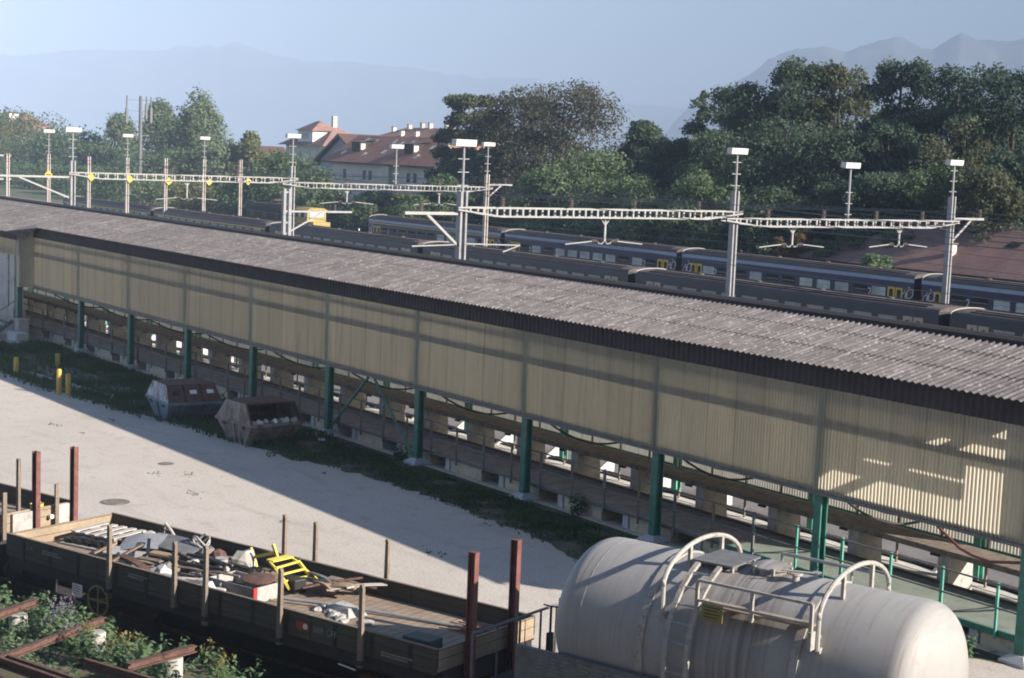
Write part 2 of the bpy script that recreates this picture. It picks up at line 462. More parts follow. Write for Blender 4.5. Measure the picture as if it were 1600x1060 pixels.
def m_leaf(name, c0, c1, trans=0.48):
    t = NT(name)
    a = t.noise(t.world(), 0.55, 4, 0.6); b = t.noise(t.world(), 6.0, 2)
    c = t.ramp(a, [(0.32, c0), (0.68, c1)])
    k = t.ramp(b, [(0.3, (0.65, 0.65, 0.65)), (0.7, (1.3, 1.3, 1.3))])
    c = t.mix(1.0, c, k, 'MULTIPLY')
    t.l(c, t.b.inputs['Base Color']); t.b.inputs['Roughness'].default_value = 0.65
    t.b.inputs['Specular IOR Level'].default_value = 0.25
    tr = t.n('ShaderNodeBsdfTranslucent'); t.l(c, tr.inputs[0])
    mx = t.n('ShaderNodeMixShader'); mx.inputs[0].default_value = trans
    t.l(t.b.outputs[0], mx.inputs[1]); t.l(tr.outputs[0], mx.inputs[2]); t.l(mx.outputs[0], t.out.inputs[0])
    return t.m
LEAF = {
 'olive': m_leaf('olive_foliage', (0.090, 0.118, 0.040), (0.190, 0.208, 0.074)),
 'green': m_leaf('green_foliage', (0.075, 0.130, 0.065), (0.143, 0.202, 0.101)),
 'mid': m_leaf('mid_green_foliage', (0.085, 0.137, 0.068), (0.150, 0.215, 0.111)),
 'pale': m_leaf('pale_green_foliage', (0.132, 0.184, 0.098), (0.218, 0.270, 0.149)),
 'yellow': m_leaf('yellow_green_foliage', (0.138, 0.158, 0.062), (0.235, 0.248, 0.110)),
 'pine': m_leaf('pine_needles', (0.060, 0.090, 0.055), (0.170, 0.175, 0.090)),
 'dark': m_leaf('dark_foliage', (0.056, 0.096, 0.065), (0.121, 0.167, 0.102)),
 'deep': m_leaf('deep_green_foliage', (0.042, 0.081, 0.060), (0.090, 0.138, 0.093)),
 'beech': m_leaf('purple_brown_foliage', (0.076, 0.078, 0.055), (0.132, 0.135, 0.090)),
 'light': m_leaf('light_green_foliage', (0.111, 0.169, 0.081), (0.189, 0.260, 0.137)),
 'greygreen': m_leaf('grey_green_foliage', (0.083, 0.096, 0.056), (0.145, 0.159, 0.092)),
 'orange': m_leaf('autumn_foliage', (0.11, 0.075, 0.03), (0.21, 0.15, 0.06)),
 'weed': m_leaf('weed_leaves', (0.095, 0.165, 0.085), (0.180, 0.270, 0.145)),
 'grass': m_leaf('grass_blades', (0.030, 0.075, 0.026), (0.072, 0.130, 0.048)),
 'golden': m_leaf('goldenrod_flowers', (0.22, 0.19, 0.06), (0.36, 0.30, 0.11)),
 'purple': m_leaf('mauve_flowers', (0.20, 0.16, 0.24), (0.32, 0.26, 0.36)),
}
M['bark'] = paint('tree_bark', (0.075, 0.06, 0.048), 0.9, 0.3, 3)
M['bark_pale'] = paint('pale_bark', (0.30, 0.28, 0.25), 0.9, 0.3, 3)

# ================================================================== SETTING
def sstep(a, b, x):
    t = min(1, max(0, (x - a) / (b - a)))
    return t * t * (3 - 2 * t)
def ground_z(x, y):
    d = math.hypot(x, y)
    z = -0.08
    z -= 0.40 * sstep(30.2, 30.6, y) + 0.35 * sstep(70, 86, y) + 0.2 * sstep(92, 100, y)
    if y > 35: z -= 62 * sstep(480, 1100, d)
    else: z -= 62 * sstep(900, 1500, d)
    return z
def sheet(name, xs, ys, zf, mat, kind='structure'):
    V = [(x, y, zf(x, y)) for y in ys for x in xs]
    n = len(xs)
    Q = [(j * n + i, j * n + i + 1, (j + 1) * n + i + 1, (j + 1) * n + i) for j in range(len(ys) - 1) for i in range(n - 1)]
    o = np_mesh(name, V, Q, mat)
    return tag(o, kind=kind)
def spread(lo, hi, near, far, c=0):
    """grid lines, close together near c"""
    out = [c]; x = c; s = near
    while x < hi: x += s; s = min(far, s * 1.25); out.append(min(x, hi))
    x = c; s = near
    while x > lo: x -= s; s = min(far, s * 1.25); out.insert(0, max(x, lo))
    return out
sheet('ground', spread(-9000, 5000, 40, 400, -60), sorted(set(spread(-900, 7000, 30, 400, 60) + [30.1, 30.2, 30.3, 30.4, 30.5, 30.6, 31, 33, 36, 72, 76, 80, 84, 88, 94, 97, 100])), ground_z, M['field'])
sheet('yard', [-160, -81, -40, -20, 0, 40], [-60, 0, 10, 20, 29.3], lambda x, y: 0.0, M['gravel'])
sheet('railway_ballast', [-420, -250, -120, 0, 120], [35.35, 45, 60, 70, 86, 94], lambda x, y: ground_z(x, y) + 0.05, M['ballast'])
sheet('loading_road', [-200, -20, 60], [35.3, 41.5], lambda x, y: -0.41, M['asphalt'])
sheet('lake', [-9500, -5000, 0, 5000], [300, 2500, 5000, 8000], lambda x, y: -40.0, M['water'])

# the mountains across the lake: ridge heights by bearing (degrees), seen from 8 km
RIDGE = [(170, 330), (161.61, 341), (159.18, 374), (157.11, 390), (155.43, 425), (154.9, 452), (154.5, 430), (154.05, 460), (152.87, 413), (151.13, 370), (148.08, 352), (146.76, 330), (145.01, 340), (143.92, 344), (142.36, 300), (140.9, 255), (140.16, 240), (138.42, 250), (137.6, 300), (136.91, 375), (135.87, 469), (134.82, 534), (133.98, 558), (133.33, 534), (132.51, 587), (131.69, 620), (130.84, 578), (130.42, 571), (129.63, 635), (129.0, 604), (128.39, 600), (127.6, 632), (124, 560), (118, 600)]
def ridge_h(az):
    for (a, h), (b, k) in zip(RIDGE, RIDGE[1:]):
        if a >= az >= b: return h + (k - h) * (a - az) / (a - b)
    return RIDGE[0][1] if az > RIDGE[0][0] else RIDGE[-1][1]
from mathutils import noise as mnoise
def build_mountains(name, az0, az1, dist, mat, lift=1.0):
    rnd = random.Random(3)
    ph = [(rnd.uniform(0.6, 9), rnd.uniform(0, 6.3), rnd.uniform(0, 6.3)) for _ in range(14)]
    azs = np.linspace(az0, az1, 300); ds = np.linspace(-1, 1, 34)
    V = []; Q = []
    for d in ds:
        for a in azs:
            R = dist * (1 + 0.16 * d)
            edge = min(1, (az0 - a) / 1.2, (a - az1) / 1.2) if az0 > a > az1 else 0
            h = (ridge_h(a) * lift * dist / 8000) * (1 - abs(d) ** 1.35) * max(0, edge) ** 0.6
            q = Vector((R * math.cos(rad(a)) / 700, R * math.sin(rad(a)) / 700, 0.3))
            h *= 1 + 0.55 * mnoise.fractal(q, 0.9, 2.1, 5) * (0.10 + 0.9 * abs(d))
            h += 20 * mnoise.fractal(q * 4.3, 0.75, 2.3, 5) * max(0, edge) * max(0, 1 - abs(d))
            V.append((R * math.cos(rad(a)), R * math.sin(rad(a)), h + 10 - 55 * (abs(d) ** 3)))
    n = len(azs)
    for j in range(len(ds) - 1):
        for i in range(n - 1): Q.append((j * n + i, j * n + i + 1, (j + 1) * n + i + 1, (j + 1) * n + i))
    return tag(np_mesh(name, V, Q, mat, smooth=True), kind='structure')
def m_rock():
    t = NT('mountain_slopes'); v = t.world()
    a = t.noise(v, 0.004, 8, 0.7)
    return t.set(t.ramp(a, [(0.35, (0.03, 0.045, 0.04)), (0.65, (0.10, 0.105, 0.11))]), 0.95)
M['rock'] = m_rock()
build_mountains('mountains', 172, 136.5, 8000, M['rock'])
build_mountains('mountains', 139.5, 116, 5000, M['rock'])

HAZE_DENSITY = 3.4e-4
def build_haze():
    b = MB(); b.box(-9900, 3000, -900, 8200, -120, 560)
    m = bpy.data.materials.new('pale_air'); m.use_nodes = True
    t = m.node_tree
    t.nodes.remove(t.nodes['Principled BSDF'])
    v = t.nodes.new('ShaderNodeVolumePrincipled')
    v.inputs['Color'].default_value = (0.49, 0.635, 0.88, 1)
    v.inputs['Density'].default_value = HAZE_DENSITY
    v.inputs['Anisotropy'].default_value = -0.5
    t.links.new(v.outputs[0], t.nodes['Material Output'].inputs['Volume'])
    tag(b.build('haze', m), kind='stuff')
build_haze()

# rails
def rails(name, a, b, z, gauge=1.5):
    mb = MB()
    a = Vector((*a, 0)); b = Vector((*b, 0)); d = (b - a).normalized(); sd = Vector((-d.y, d.x, 0))
    for k in (-1, 1):
        mb.bar(a + sd * k * gauge / 2 + Vector((0, 0, z)), b + sd * k * gauge / 2 + Vector((0, 0, z)), 0.07, 0.16)
    return tag(mb.build(name, M['rust_steel']), kind='structure')
C18, S18 = math.cos(rad(18)), math.sin(rad(18))
TB = (-22.9, 16.25)                                     # a point on the yard siding
def trk(s, n=0.0): return (TB[0] + s * C18 - n * S18, TB[1] + s * S18 + n * C18)
def siding_shade_bed():
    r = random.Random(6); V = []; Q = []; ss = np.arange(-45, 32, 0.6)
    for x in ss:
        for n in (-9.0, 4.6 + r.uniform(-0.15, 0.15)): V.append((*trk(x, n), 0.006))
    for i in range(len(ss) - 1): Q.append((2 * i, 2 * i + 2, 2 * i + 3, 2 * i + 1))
    t = NT('shade_dark_ballast'); a = t.noise(t.world(), 6, 6, 0.8)  # ballast painted near black for the deep shade around the wagons
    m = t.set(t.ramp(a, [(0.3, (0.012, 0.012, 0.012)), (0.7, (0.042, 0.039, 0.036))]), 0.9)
    tag(np_mesh('siding_shade_bed', V, Q, m), kind='structure')
siding_shade_bed()
rails('siding_rails', trk(-45), trk(32), 0.0)
for yy, zz in ((44.0, -0.42), (48.6, -0.42), (58.4, -0.42), (62.8, -0.42), (67.40, -0.40), (74.5, -0.6), (79.2, -0.68), (84.0, -0.72), (89.38, -0.75)):
    rails('railway_rails', (-400, yy), (60, yy), zz)

# the dark verge along the shed: a thin soil sheet with an uneven edge, and grass on it
VERGE = [(-79.5, 25.9), (-76, 24.9), (-71.5, 23.6), (-67.5, 23.4), (-62.5, 23.9), (-58.5, 24.3), (-54.5, 25.1), (-50.5, 25.4), (-47, 25.5), (-43.5, 25.9), (-40.5, 26.1), (-37, 25.9), (-34.5, 25.8), (-32, 25.3), (-29, 25.9), (-26, 26.6), (-22.5, 27.5), (-20, 28.6)]
def verge_edge(x):
    for (a, p), (b, q) in zip(VERGE, VERGE[1:]):
        if a <= x <= b: return p + (q - p) * (x - a) / (b - a) + (0.45 if x > -47 else 0.0)
    return 28.6
def build_verge():
    rnd = random.Random(5)
    V = []; Q = []; xs = np.arange(-79.5, -20, 0.35)
    for x in xs:
        e = verge_edge(x) + rnd.uniform(-0.16, 0.16)
        V += [(x, e, 0.005), (x, 28.95, 0.006)]
    for i in range(len(xs) - 1): Q.append((2 * i, 2 * i + 2, 2 * i + 3, 2 * i + 1))
    t = NT('mossy_soil'); v = t.world()
    a = t.noise(v, 1.0, 7, 0.7)
    m = t.set(t.ramp(a, [(0.32, (0.15, 0.135, 0.115)), (0.48, (0.075, 0.075, 0.05)), (0.68, (0.032, 0.045, 0.02))]), 0.95)
    tag(np_mesh('verge', V, Q, m), kind='structure')
build_verge()

def leaf_quads(P, N, S, rnd, fold=0.0, long=1.35):
    """one pointed leaf quad per point: P (n,3), N (n,3) normals, S (n,) sizes"""
    n = len(P)
    N = N / np.linalg.norm(N, axis=1, keepdims=True)
    T = np.cross(N, rnd.normal(size=(n, 3))); T /= np.linalg.norm(T, axis=1, keepdims=True) + 1e-9
    B = np.cross(N, T)
    S = S[:, None]
    V = np.empty((n, 4, 3), dtype=np.float32)
    V[:, 0] = P - T * S * 0.5 * long; V[:, 1] = P + B * S * 0.42; V[:, 2] = P + T * S * 0.5 * long; V[:, 3] = P - B * S * 0.42
    return V.reshape(-1, 3), np.arange(n * 4, dtype=np.int32).reshape(-1, 4)

def build_grass():
    r = np.random.default_rng(2)
    pts = []
    for i in range(90000):
        x = r.uniform(-79, -22); e = verge_edge(x) - (0.35 if x < -48 else 0.0)
        y = r.uniform(e - 0.3, 28.55)
        # patchy: bare near the outer edge and in noise holes
        k = math.sin(x * 1.7 + 1.3 * math.sin(y * 2.1)) + math.sin(y * 3.1 + x * 0.6) + 0.7 * math.sin(x * 4.3 - y * 1.9)
        dens = min(1, max(0, (y - e + 0.2) / 1.3)) * (0.55 + 0.28 * k)
        if -76 < x < -66 and 24.2 < y < 26.6: dens *= 0.25
        if r.uniform() < dens: pts.append((x, y, r.uniform(0.04, 0.14) * (2.0 if x < -50 else 1.0)))
        if len(pts) > 30000: break
    for k in range(20):                                  # tufts out in the yard
        x = r.uniform(-75, -34); y = r.uniform(17.5, verge_edge(x) - 0.2); rr = r.uniform(0.06, 0.3)
        for i in range(int(6 + 40 * rr)): pts.append((x + r.normal() * rr, y + r.normal() * rr * 0.45, r.uniform(0.015, 0.045)))
    P = np.array(pts); n = len(P)
    a = r.uniform(0, 6.28, n); lean = r.normal(0, 0.06, (n, 2)); w = r.uniform(0.012, 0.04, n)
    V = np.empty((n, 4, 3), dtype=np.float32)
    dx = np.cos(a) * w; dy = np.sin(a) * w
    V[:, 0] = np.stack([P[:, 0] - dx, P[:, 1] - dy, np.zeros(n)], -1)
    V[:, 1] = np.stack([P[:, 0] + dx, P[:, 1] + dy, np.zeros(n)], -1)
    V[:, 2] = np.stack([P[:, 0] + lean[:, 0] + dx * 0.5, P[:, 1] + lean[:, 1] + dy * 0.5, P[:, 2]], -1)
    V[:, 3] = np.stack([P[:, 0] + lean[:, 0] - dx * 0.5, P[:, 1] + lean[:, 1] - dy * 0.5, P[:, 2]], -1)
    tag(np_mesh('grass', V.reshape(-1, 3), np.arange(n * 4).reshape(-1, 4), LEAF['grass']), 'dark green grass growing in the shade along the shed', 'grass', kind='stuff')
build_grass()

# ================================================================== THE LONG SHED
SH0, SH1 = -81.15, -20.6                                # ends of the clad part
COLX = [-75.15 + 6 * i for i in range(-4, 10)]
YN, YF = 28.93, 35.0
EAVE = (28.4, 5.629); RIDGE_P = (32.0, 6.45)
SL = (RIDGE_P[1] - EAVE[1]) / (RIDGE_P[0] - EAVE[0])
shed = thing('loading_shed', 'long open-sided shed with grey corrugated roof and translucent cream side cladding on green columns', 'shed', (-50, 32, 0))
def sw(o):                                              # part modelled in world coordinates
    o.location = -Vector(o.parent.location) if o.parent.type == 'EMPTY' else (0, 0, 0)
    return o

def corrugated(name, mat, parent, x0, x1, pitch, amp, rows, seg=6, normal=(0, -1, 0), tri=False):
    """rows: list of rows of (y,z) points; each row makes one run of sheets from its first to its last point"""
    n = int((x1 - x0) / pitch * seg); xs = np.linspace(x0, x1, n + 1)
    w = np.sin(xs / pitch * 2 * math.pi) * amp
    if tri: w = np.clip(w * 1.8, -amp, amp)
    V = []; Q = []
    for row in rows:
        base = sum(len(v) for v in V); k = len(row)
        for (y, z) in row:
            V.append(np.stack([xs, y + w * normal[1], z + w * normal[2]], -1))
        for j in range(k - 1):
            i = np.arange(n)
            a = base + j * (n + 1) + i
            Q.append(np.stack([a, a + 1, a + n + 2, a + n + 1], -1))
    return sw(np_mesh(name, np.concatenate(V), np.concatenate(Q), mat, parent, smooth=True))

def slope_rows(y0, z0, y1, z1, n=3):
    out = []
    for k in range(n):
        a, b = k / n, min(1, (k + 1) / n + 0.03)
        lift = 0.02
        out.append([(y0 + (y1 - y0) * a, z0 + (z1 - z0) * a + lift), (y0 + (y1 - y0) * b, z0 + (z1 - z0) * b + 0.004)])
    return out
nrm = Vector((0, -SL, 1)).normalized()
rows = slope_rows(EAVE[0], EAVE[1], RIDGE_P[0], RIDGE_P[1], 3)
corrugated('roof', M['roof'], shed, -81.2, -20.35, 0.2, 0.028, rows, 8, tuple(nrm))
lowY = 27.35; lowZ = EAVE[1] - SL * (EAVE[0] - lowY) - 0.03
corrugated('roof', M['roof'], shed, -104, -81.2, 0.2, 0.028, slope_rows(lowY, lowZ, RIDGE_P[0], RIDGE_P[1], 4), 8, tuple(nrm))
nf = Vector((0, SL, 1)).normalized()
corrugated('roof', M['roof'], shed, -104, -20.35, 0.2, 0.028, slope_rows(35.6, EAVE[1], RIDGE_P[0], RIDGE_P[1], 3), 6, tuple(nf))
b = MB(); b.prism([(31.66, 6.40), (31.72, 6.48), (31.92, 6.545), (32.08, 6.545), (32.28, 6.48), (32.34, 6.40), (32.0, 6.49)], -104, -20.3, 'x')
sw(b.build('ridge_cap', M['dark_steel'], shed))
# the piece of roofing at the step in the eaves
b = MB(); b.add([(-81.2, lowY, lowZ + 0.03), (-79.7, EAVE[0], EAVE[1] + 0.03), (-81.2, EAVE[0] + 0.4, EAVE[1] + 0.14), (-80.95, 28.2, 4.98), (-81.2, 28.2, 5.3)], [(0, 1, 2), (0, 3, 1), (0, 4, 3)])
sw(b.build('eave_flashing', M['roof'], shed))

YC = 28.76
corrugated('fascia', M['fascia'], shed, SH0, SH1 + 0.1, 0.2, 0.02, [[(YC - 0.045, 5.085), (YC - 0.045, 5.70)]], 6, (0, -1, 0))
corrugated('side_cladding', M['cladding'], shed, SH0, SH1, 0.105, 0.011, [[(YC, 2.575), (YC, 5.6)]], 5, (0, -1, 0), True)
corrugated('side_cladding', M['cladding'], shed, -104, SH1 + 0.05, 0.105, 0.016, [[(35.17, 0.50), (35.17, 5.62)]], 5, (0, -1, 0), True)
# return panel at the step and the cladding of the lower part beyond it
b = MB(); b.quad((SH0, 27.86, 2.60), (SH0, YC, 2.575), (SH0, YC, 5.4), (SH0, 27.86, 5.2))
sw(b.build('side_cladding', M['cladding'], shed))
corrugated('side_cladding', M['cladding'], shed, -104, SH0 - 0.02, 0.105, 0.016, [[(27.9, 4.15), (27.9, 5.2)]], 5, (0, -1, 0), True)
corrugated('fascia', M['fascia'], shed, -104, SH0 - 0.02, 0.2, 0.02, [[(27.84, 4.95), (27.84, lowZ + 0.09)]], 6, (0, -1, 0))

def h_column(cx, cy, z0, z1, w=0.24):
    b = MB(); t = 0.03; h = w / 2
    b.box(cx - h, cx + h, cy - h, cy - h + t, z0, z1)
    b.box(cx - h, cx + h, cy + h - t, cy + h, z0, z1)
    b.box(cx - t / 2, cx + t / 2, cy - h + t, cy + h - t, z0, z1)
    return b
def footing(cx, cy):
    b = MB(); a, c = 0.34, 0.17
    v = [(-a, -a, 0.0), (a, -a, 0.0), (a, a, 0.0), (-a, a, 0.0), (-a, -a, 0.07), (a, -a, 0.07), (a, a, 0.07), (-a, a, 0.07), (-c, -c, 0.2), (c, -c, 0.2), (c, c, 0.2), (-c, c, 0.2)]
    b.add([(x + cx, y + cy, z) for x, y, z in v], [(0, 1, 5, 4), (1, 2, 6, 5), (2, 3, 7, 6), (3, 0, 4, 7), (4, 5, 9, 8), (5, 6, 10, 9), (6, 7, 11, 10), (7, 4, 8, 11), (8, 9, 10, 11)])
    return b
for x in COLX:
    if x > -81:
        c = sw(h_column(x, YN, 0.12, 5.55).build('column', M['green_steel'], shed))
        footing(x, YN).build('footing', M['white_conc'], c)
    sw(h_column(x, YF, -0.45, 5.6, 0.22).build('column', M['green_light'], shed))
    b = MB(); b.bar((x, 28.9, 5.42), (x, 35.1, 5.42), 0.12, 0.22); b.bar((x, 28.9, 5.5), (x, 32, 6.4), 0.1, 0.14); b.bar((x, 32, 6.4), (x, 35.1, 5.5), 0.1, 0.14)
    b.bar((x, 32, 5.4), (x, 32, 6.4), 0.08)
    sw(b.build('roof_truss', M['grey_steel'], shed))
c = sw(h_column(-81.36, 28.08, 0.12, 5.2).build('column', M['green_steel'], shed)); footing(-81.36, 28.08).build('footing', M['white_conc'], c)
for z, y, h in ((2.62, YC + 0.08, 0.13), (4.22, YC + 0.085, 0.2), (4.8, YC + 0.2, 0.14)):
    b = MB(); b.box(SH0, SH1, y - 0.05, y + 0.05, z - h / 2, z + h / 2); sw(b.build('girt', M['grey_steel'], shed))
b = MB(); b.box(SH0, SH1, YC - 0.03, YC + 0.02, 2.50, 2.575); sw(b.build('bottom_rail', M['grey_steel'], shed))
for z in (0.515, 2.2, 3.9):
    b = MB(); b.box(-104, SH1, 35.06, 35.13, z - 0.03, z + 0.03); sw(b.build('girt', M['green_steel'], shed))
for y in (29.8, 30.9, 33.1, 34.2):
    b = MB(); z = EAVE[1] + SL * (min(y, 64 - y) - EAVE[0]) - 0.1; b.box(-104, -20.5, y - 0.04, y + 0.04, z - 0.08, z + 0.05); sw(b.build('purlin', M['grey_steel'], shed))
b = MB(); b.tube([(-51.1, 28.9, 0.15), (-48.14, 28.86, 2.62)], 0.045); sw(b.build('brace', M['green_steel'], shed))
b = MB(); b.tube([(-45.3, 28.9, 0.15), (-48.14, 28.86, 2.62)], 0.05); sw(b.build('brace', M['green_steel'], shed))
# open right end: tie, posts and a diagonal, and a pipe run just inside the cladding
b = MB(); b.bar((-20.7, 29.3, 2.6), (-20.7, 30.6, 4.3), 0.1, 0.16)
sw(b.build('gable_brace', M['green_steel'], shed))
b = MB(); b.box(-40, -20.7, 29.88, 29.94, 4.80, 5.10); b.box(-40, -20.7, 29.88, 29.94, 4.34, 4.68)
sw(b.build('cable_tray', M['grey_steel'], shed))
b = MB(); b.box(-104, SH1, 34.86, 35.25, -0.6, -0.33); sw(b.build('drain_beam', M['dark_steel'], shed))

# ---- floor and walkway
b = MB(); b.box(-104, -20.6, 29.42, 31.2, -0.6, 0.015); b.box(-104, -20.6, 31.2, 34.449, -0.7, -0.39); tag(b.build('shed_floor', M['concrete']), kind='structure')
b = MB(); b.box(-104, -20.6, 34.45, 34.80, -0.7, -0.375); tag(b.build('floor_edge', M['white_conc']), kind='structure')
walk = thing('service_walkway', 'raised walkway with grey handrails on cream concrete blocks along the front of the shed', 'walkway', (-50, 29.3, 0))
b = MB(); b.box(-104, -30.6, 29.22, 31.2, 0.40, 0.46); sw(b.build('deck', M['deck_brown'], walk))
b = MB(); b.box(-30.59, -20.6, 29.22, 31.2, 0.40, 0.462); sw(tag(b.build('deck', M['deck_green'], walk), 'green painted end of the walkway deck'))
b = MB(); b.box(-104, -30.6, 29.15, 29.215, 0.405, 0.475); sw(b.build('edge_beam', M['grey_steel'], walk))
b = MB(); b.box(-30.59, -20.6, 29.15, 29.215, 0.33, 0.475); sw(b.build('edge_beam', M['green_steel'], walk))
b = MB(); b.box(-104, -20.6, 31.21, 31.26, 0.35, 0.52); sw(b.build('kick_rail', M['rust_steel'], walk))
xs = [-52.88 + 3.02 * k for k in range(-15, 11)]
for i, x in enumerate(xs):
    right = x > -30
    pm = M['green_light'] if right else M['grey_steel']
    b = MB(); b.box(x + 2.12, x + 2.20, 29.10, 29.145, 0.28, 1.53); b.box(x + 2.12, x + 2.135, 29.145, 29.2, 0.48, 1.53); sw(b.build('handrail_post', pm, walk))
    b = MB(); b.box(x + 0.63, x + 0.69, 29.10, 29.145, 0.28, 1.52); sw(b.build('handrail_post', M['green_light'] if right else M['stake'], walk))
    b = MB(); b.box(x - 0.10, x + 0.14, 29.22, 29.42, -0.02, 0.395); sw(b.build('support_post', M['white_conc'], walk))
    b = MB(); b.box(x + 0.20, x + 1.95, 29.24, 29.62, -0.02, 0.385); b.box(x + 0.30, x + 1.9, 29.62, 31.2, -0.02, 0.38); sw(b.build('support_block', M['cream_conc'], walk))
for z in (1.50, 0.98):
    b = MB(); b.bar((-99, 29.08, z), (-20.6, 29.08, z), 0.035); sw(b.build('handrail', M['grey_steel'], walk))
b = MB(); b.box(-81, -22, 28.98, 29.2, -0.02, 0.03); sw(b.build('footing_strip', M['cream_conc'], walk))

bench = thing('loading_bench', 'dark slab bench on concrete cross walls running inside the shed', 'bench', (-50, 32, 0))
b = MB(); b.box(-104, -20.7, 31.55, 32.52, 1.06, 1.20); sw(b.build('slab', M['slab'], bench))
b = MB()
for k in range(-17, 9):
    b.box(-48.1 + 3 * k + 1.2, -48.1 + 3 * k + 1.45, 31.52, 31.6, 1.0, 1.055)
sw(b.build('bracket', M['dark_steel'], bench))
for k in range(-18, 10):
    x = -46.22 + 2.93 * k
    if x < -103 or x > -21: continue
    b = MB(); b.prism([(31.60, -0.4), (32.56, -0.4), (32.50, 1.055), (31.60, 1.055)], x, x + 0.34, 'x')
    sw(b.build('cross_wall', M['concrete'], bench))
    b = MB(); b.prism([(34.66, -0.384), (35.5, -0.384), (35.5, 0.16), (35.42, 0.16)], x + 0.25, x + 0.37, 'x'); sw(b.build('sun_patch_wedge', M['white_conc'], shed))  # white wedges added, shaped to show as sunlit triangles behind the bench
rail2 = thing('back_handrail', 'thin brown handrail along the far side inside the shed', 'handrail', (-50, 34.6, -0.4))
for k in range(-36, 18):
    b = MB(); x = -47.6 + 1.5 * k; b.box(x, x + 0.05, 34.58, 34.63, -0.4, 1.15); sw(b.build('handrail_post', M['stake'], rail2))
b = MB(); b.bar((-103, 34.6, 1.15), (-20.8, 34.6, 1.15), 0.05); sw(b.build('handrail', M['stake'], rail2))

def sag(a, c, drop, n=14):
    a = Vector(a); c = Vector(c)
    return [a.lerp(c, i / n) - Vector((0, 0, drop * 4 * (i / n) * (1 - i / n))) for i in range(n + 1)]
for x in COLX[3:]:
    for j, (dx, dr, r) in enumerate(((0.18, 1.12, 0.034), (0.5, 0.86, 0.02))):
        b = MB(); b.tube(sag((x + dx, 29.05, 2.72), (x + dx * 0.4, 34.85, 2.5), dr), r, 6)
        tag(b.build('power_cable', M['black'], smooth=True), 'black cable sagging across the shed below the cladding', 'cable', 'cables slung across the shed between the columns')
b = MB(); b.tube([(-23.95, 29.0, 2.62), (-23.6, 29.05, 2.36), (-23.1, 29.1, 2.05), (-22.75, 29.12, 1.96), (-22.3, 29.14, 1.92), (-21.4, 29.15, 2.1), (-20.7, 29.2, 2.5)], 0.035, 8)
tag(b.build('rubber_hose', M['red_rust'], smooth=True), 'dark red rubber hose hanging from the cladding at the right end of the shed', 'hose')

# ---- whitewashed brick building at the left end
bw = thing('brick_building', 'low whitewashed brick building at the left end of the shed', 'building', (-90, 30, 0))
def m_brick():
    t = NT('whitewashed_brick')
    g = t.n('ShaderNodeNewGeometry')
    br = t.n('ShaderNodeTexBrick'); mp = t.n('ShaderNodeMapping'); mp.inputs['Rotation'].default_value = (rad(90), 0, 0)
    t.l(g.outputs['Position'], mp.inputs[0]); t.l(mp.outputs[0], br.inputs['Vector'])
    br.inputs['Scale'].default_value = 4; br.inputs['Color1'].default_value = (0.42, 0.42, 0.42, 1); br.inputs['Color2'].default_value = (0.50, 0.50, 0.49, 1); br.inputs['Mortar'].default_value = (0.34, 0.34, 0.34, 1)
    a = t.noise(t.world(), 0.9, 6)
    return t.set(t.mix(t.ramp(a, [(0.45, (0, 0, 0)), (0.7, (0.6, 0.6, 0.6))]), br.outputs[0], (0.25, 0.24, 0.23)), 0.9)
M['brick'] = m_brick()
b = MB(); b.box(-104, -81.95, 28.02, 28.5, 1.45, 4.4); sw(b.build('wall', M['brick'], bw))
b = MB(); b.box(-104, -81.9, 27.97, 28.6, -0.05, 1.45); sw(tag(b.build('wall', M['concrete'], bw), 'dark concrete plinth'))
b = MB(); b.box(-104, -81.97, 27.985, 28.018, 2.9, 2.98); b.box(-83.0, -82.7, 27.96, 28.018, 1.5, 4.35); sw(b.build('wall_band', M['concrete'], bw))
st = thing('steel_steps', 'short grey steel steps with a handrail against the brick building', 'steps', (-82.5, 27.2, 0))
for k in range(4):
    b = MB(); b.box(-83.6, -81.2, 26.5 + 0.28 * k, 26.82 + 0.28 * k, 0.16 + 0.2 * k, 0.2 + 0.2 * k); sw(b.build('tread', M['grey_steel'], st))
b = MB(); b.bar((-81.2, 26.5, 0.0), (-81.2, 27.7, 0.9), 0.05, 0.18); b.bar((-83.6, 26.5, 0.0), (-83.6, 27.7, 0.9), 0.05, 0.18); sw(b.build('stringer', M['grey_steel'], st))
b = MB(); b.tube([(-81.2, 26.55, 0.1), (-81.2, 26.55, 1.1), (-81.2, 27.8, 1.9), (-81.2, 27.8, 0.9)], 0.025); sw(b.build('handrail', M['grey_steel'], st))
b = MB(); b.box(-80.9, -79.4, 27.3, 27.9, 0, 0.42); b.box(-80.8, -79.5, 27.32, 27.88, 0.42, 0.46)
tag(b.build('concrete_block', M['white_conc'], bevel=0.02), 'pale concrete block lying on the grass at the left foot of the shed', 'block')
b = MB(); b.box(-81.0, -80.3, 27.7, 28.2, 0, 1.0); b.box(-81.05, -80.25, 27.65, 28.25, 1.0, 1.06)
tag(b.build('switch_cabinet', M['concrete'], bevel=0.02), 'grey cabinet standing at the foot of the leftmost green column', 'cabinet')

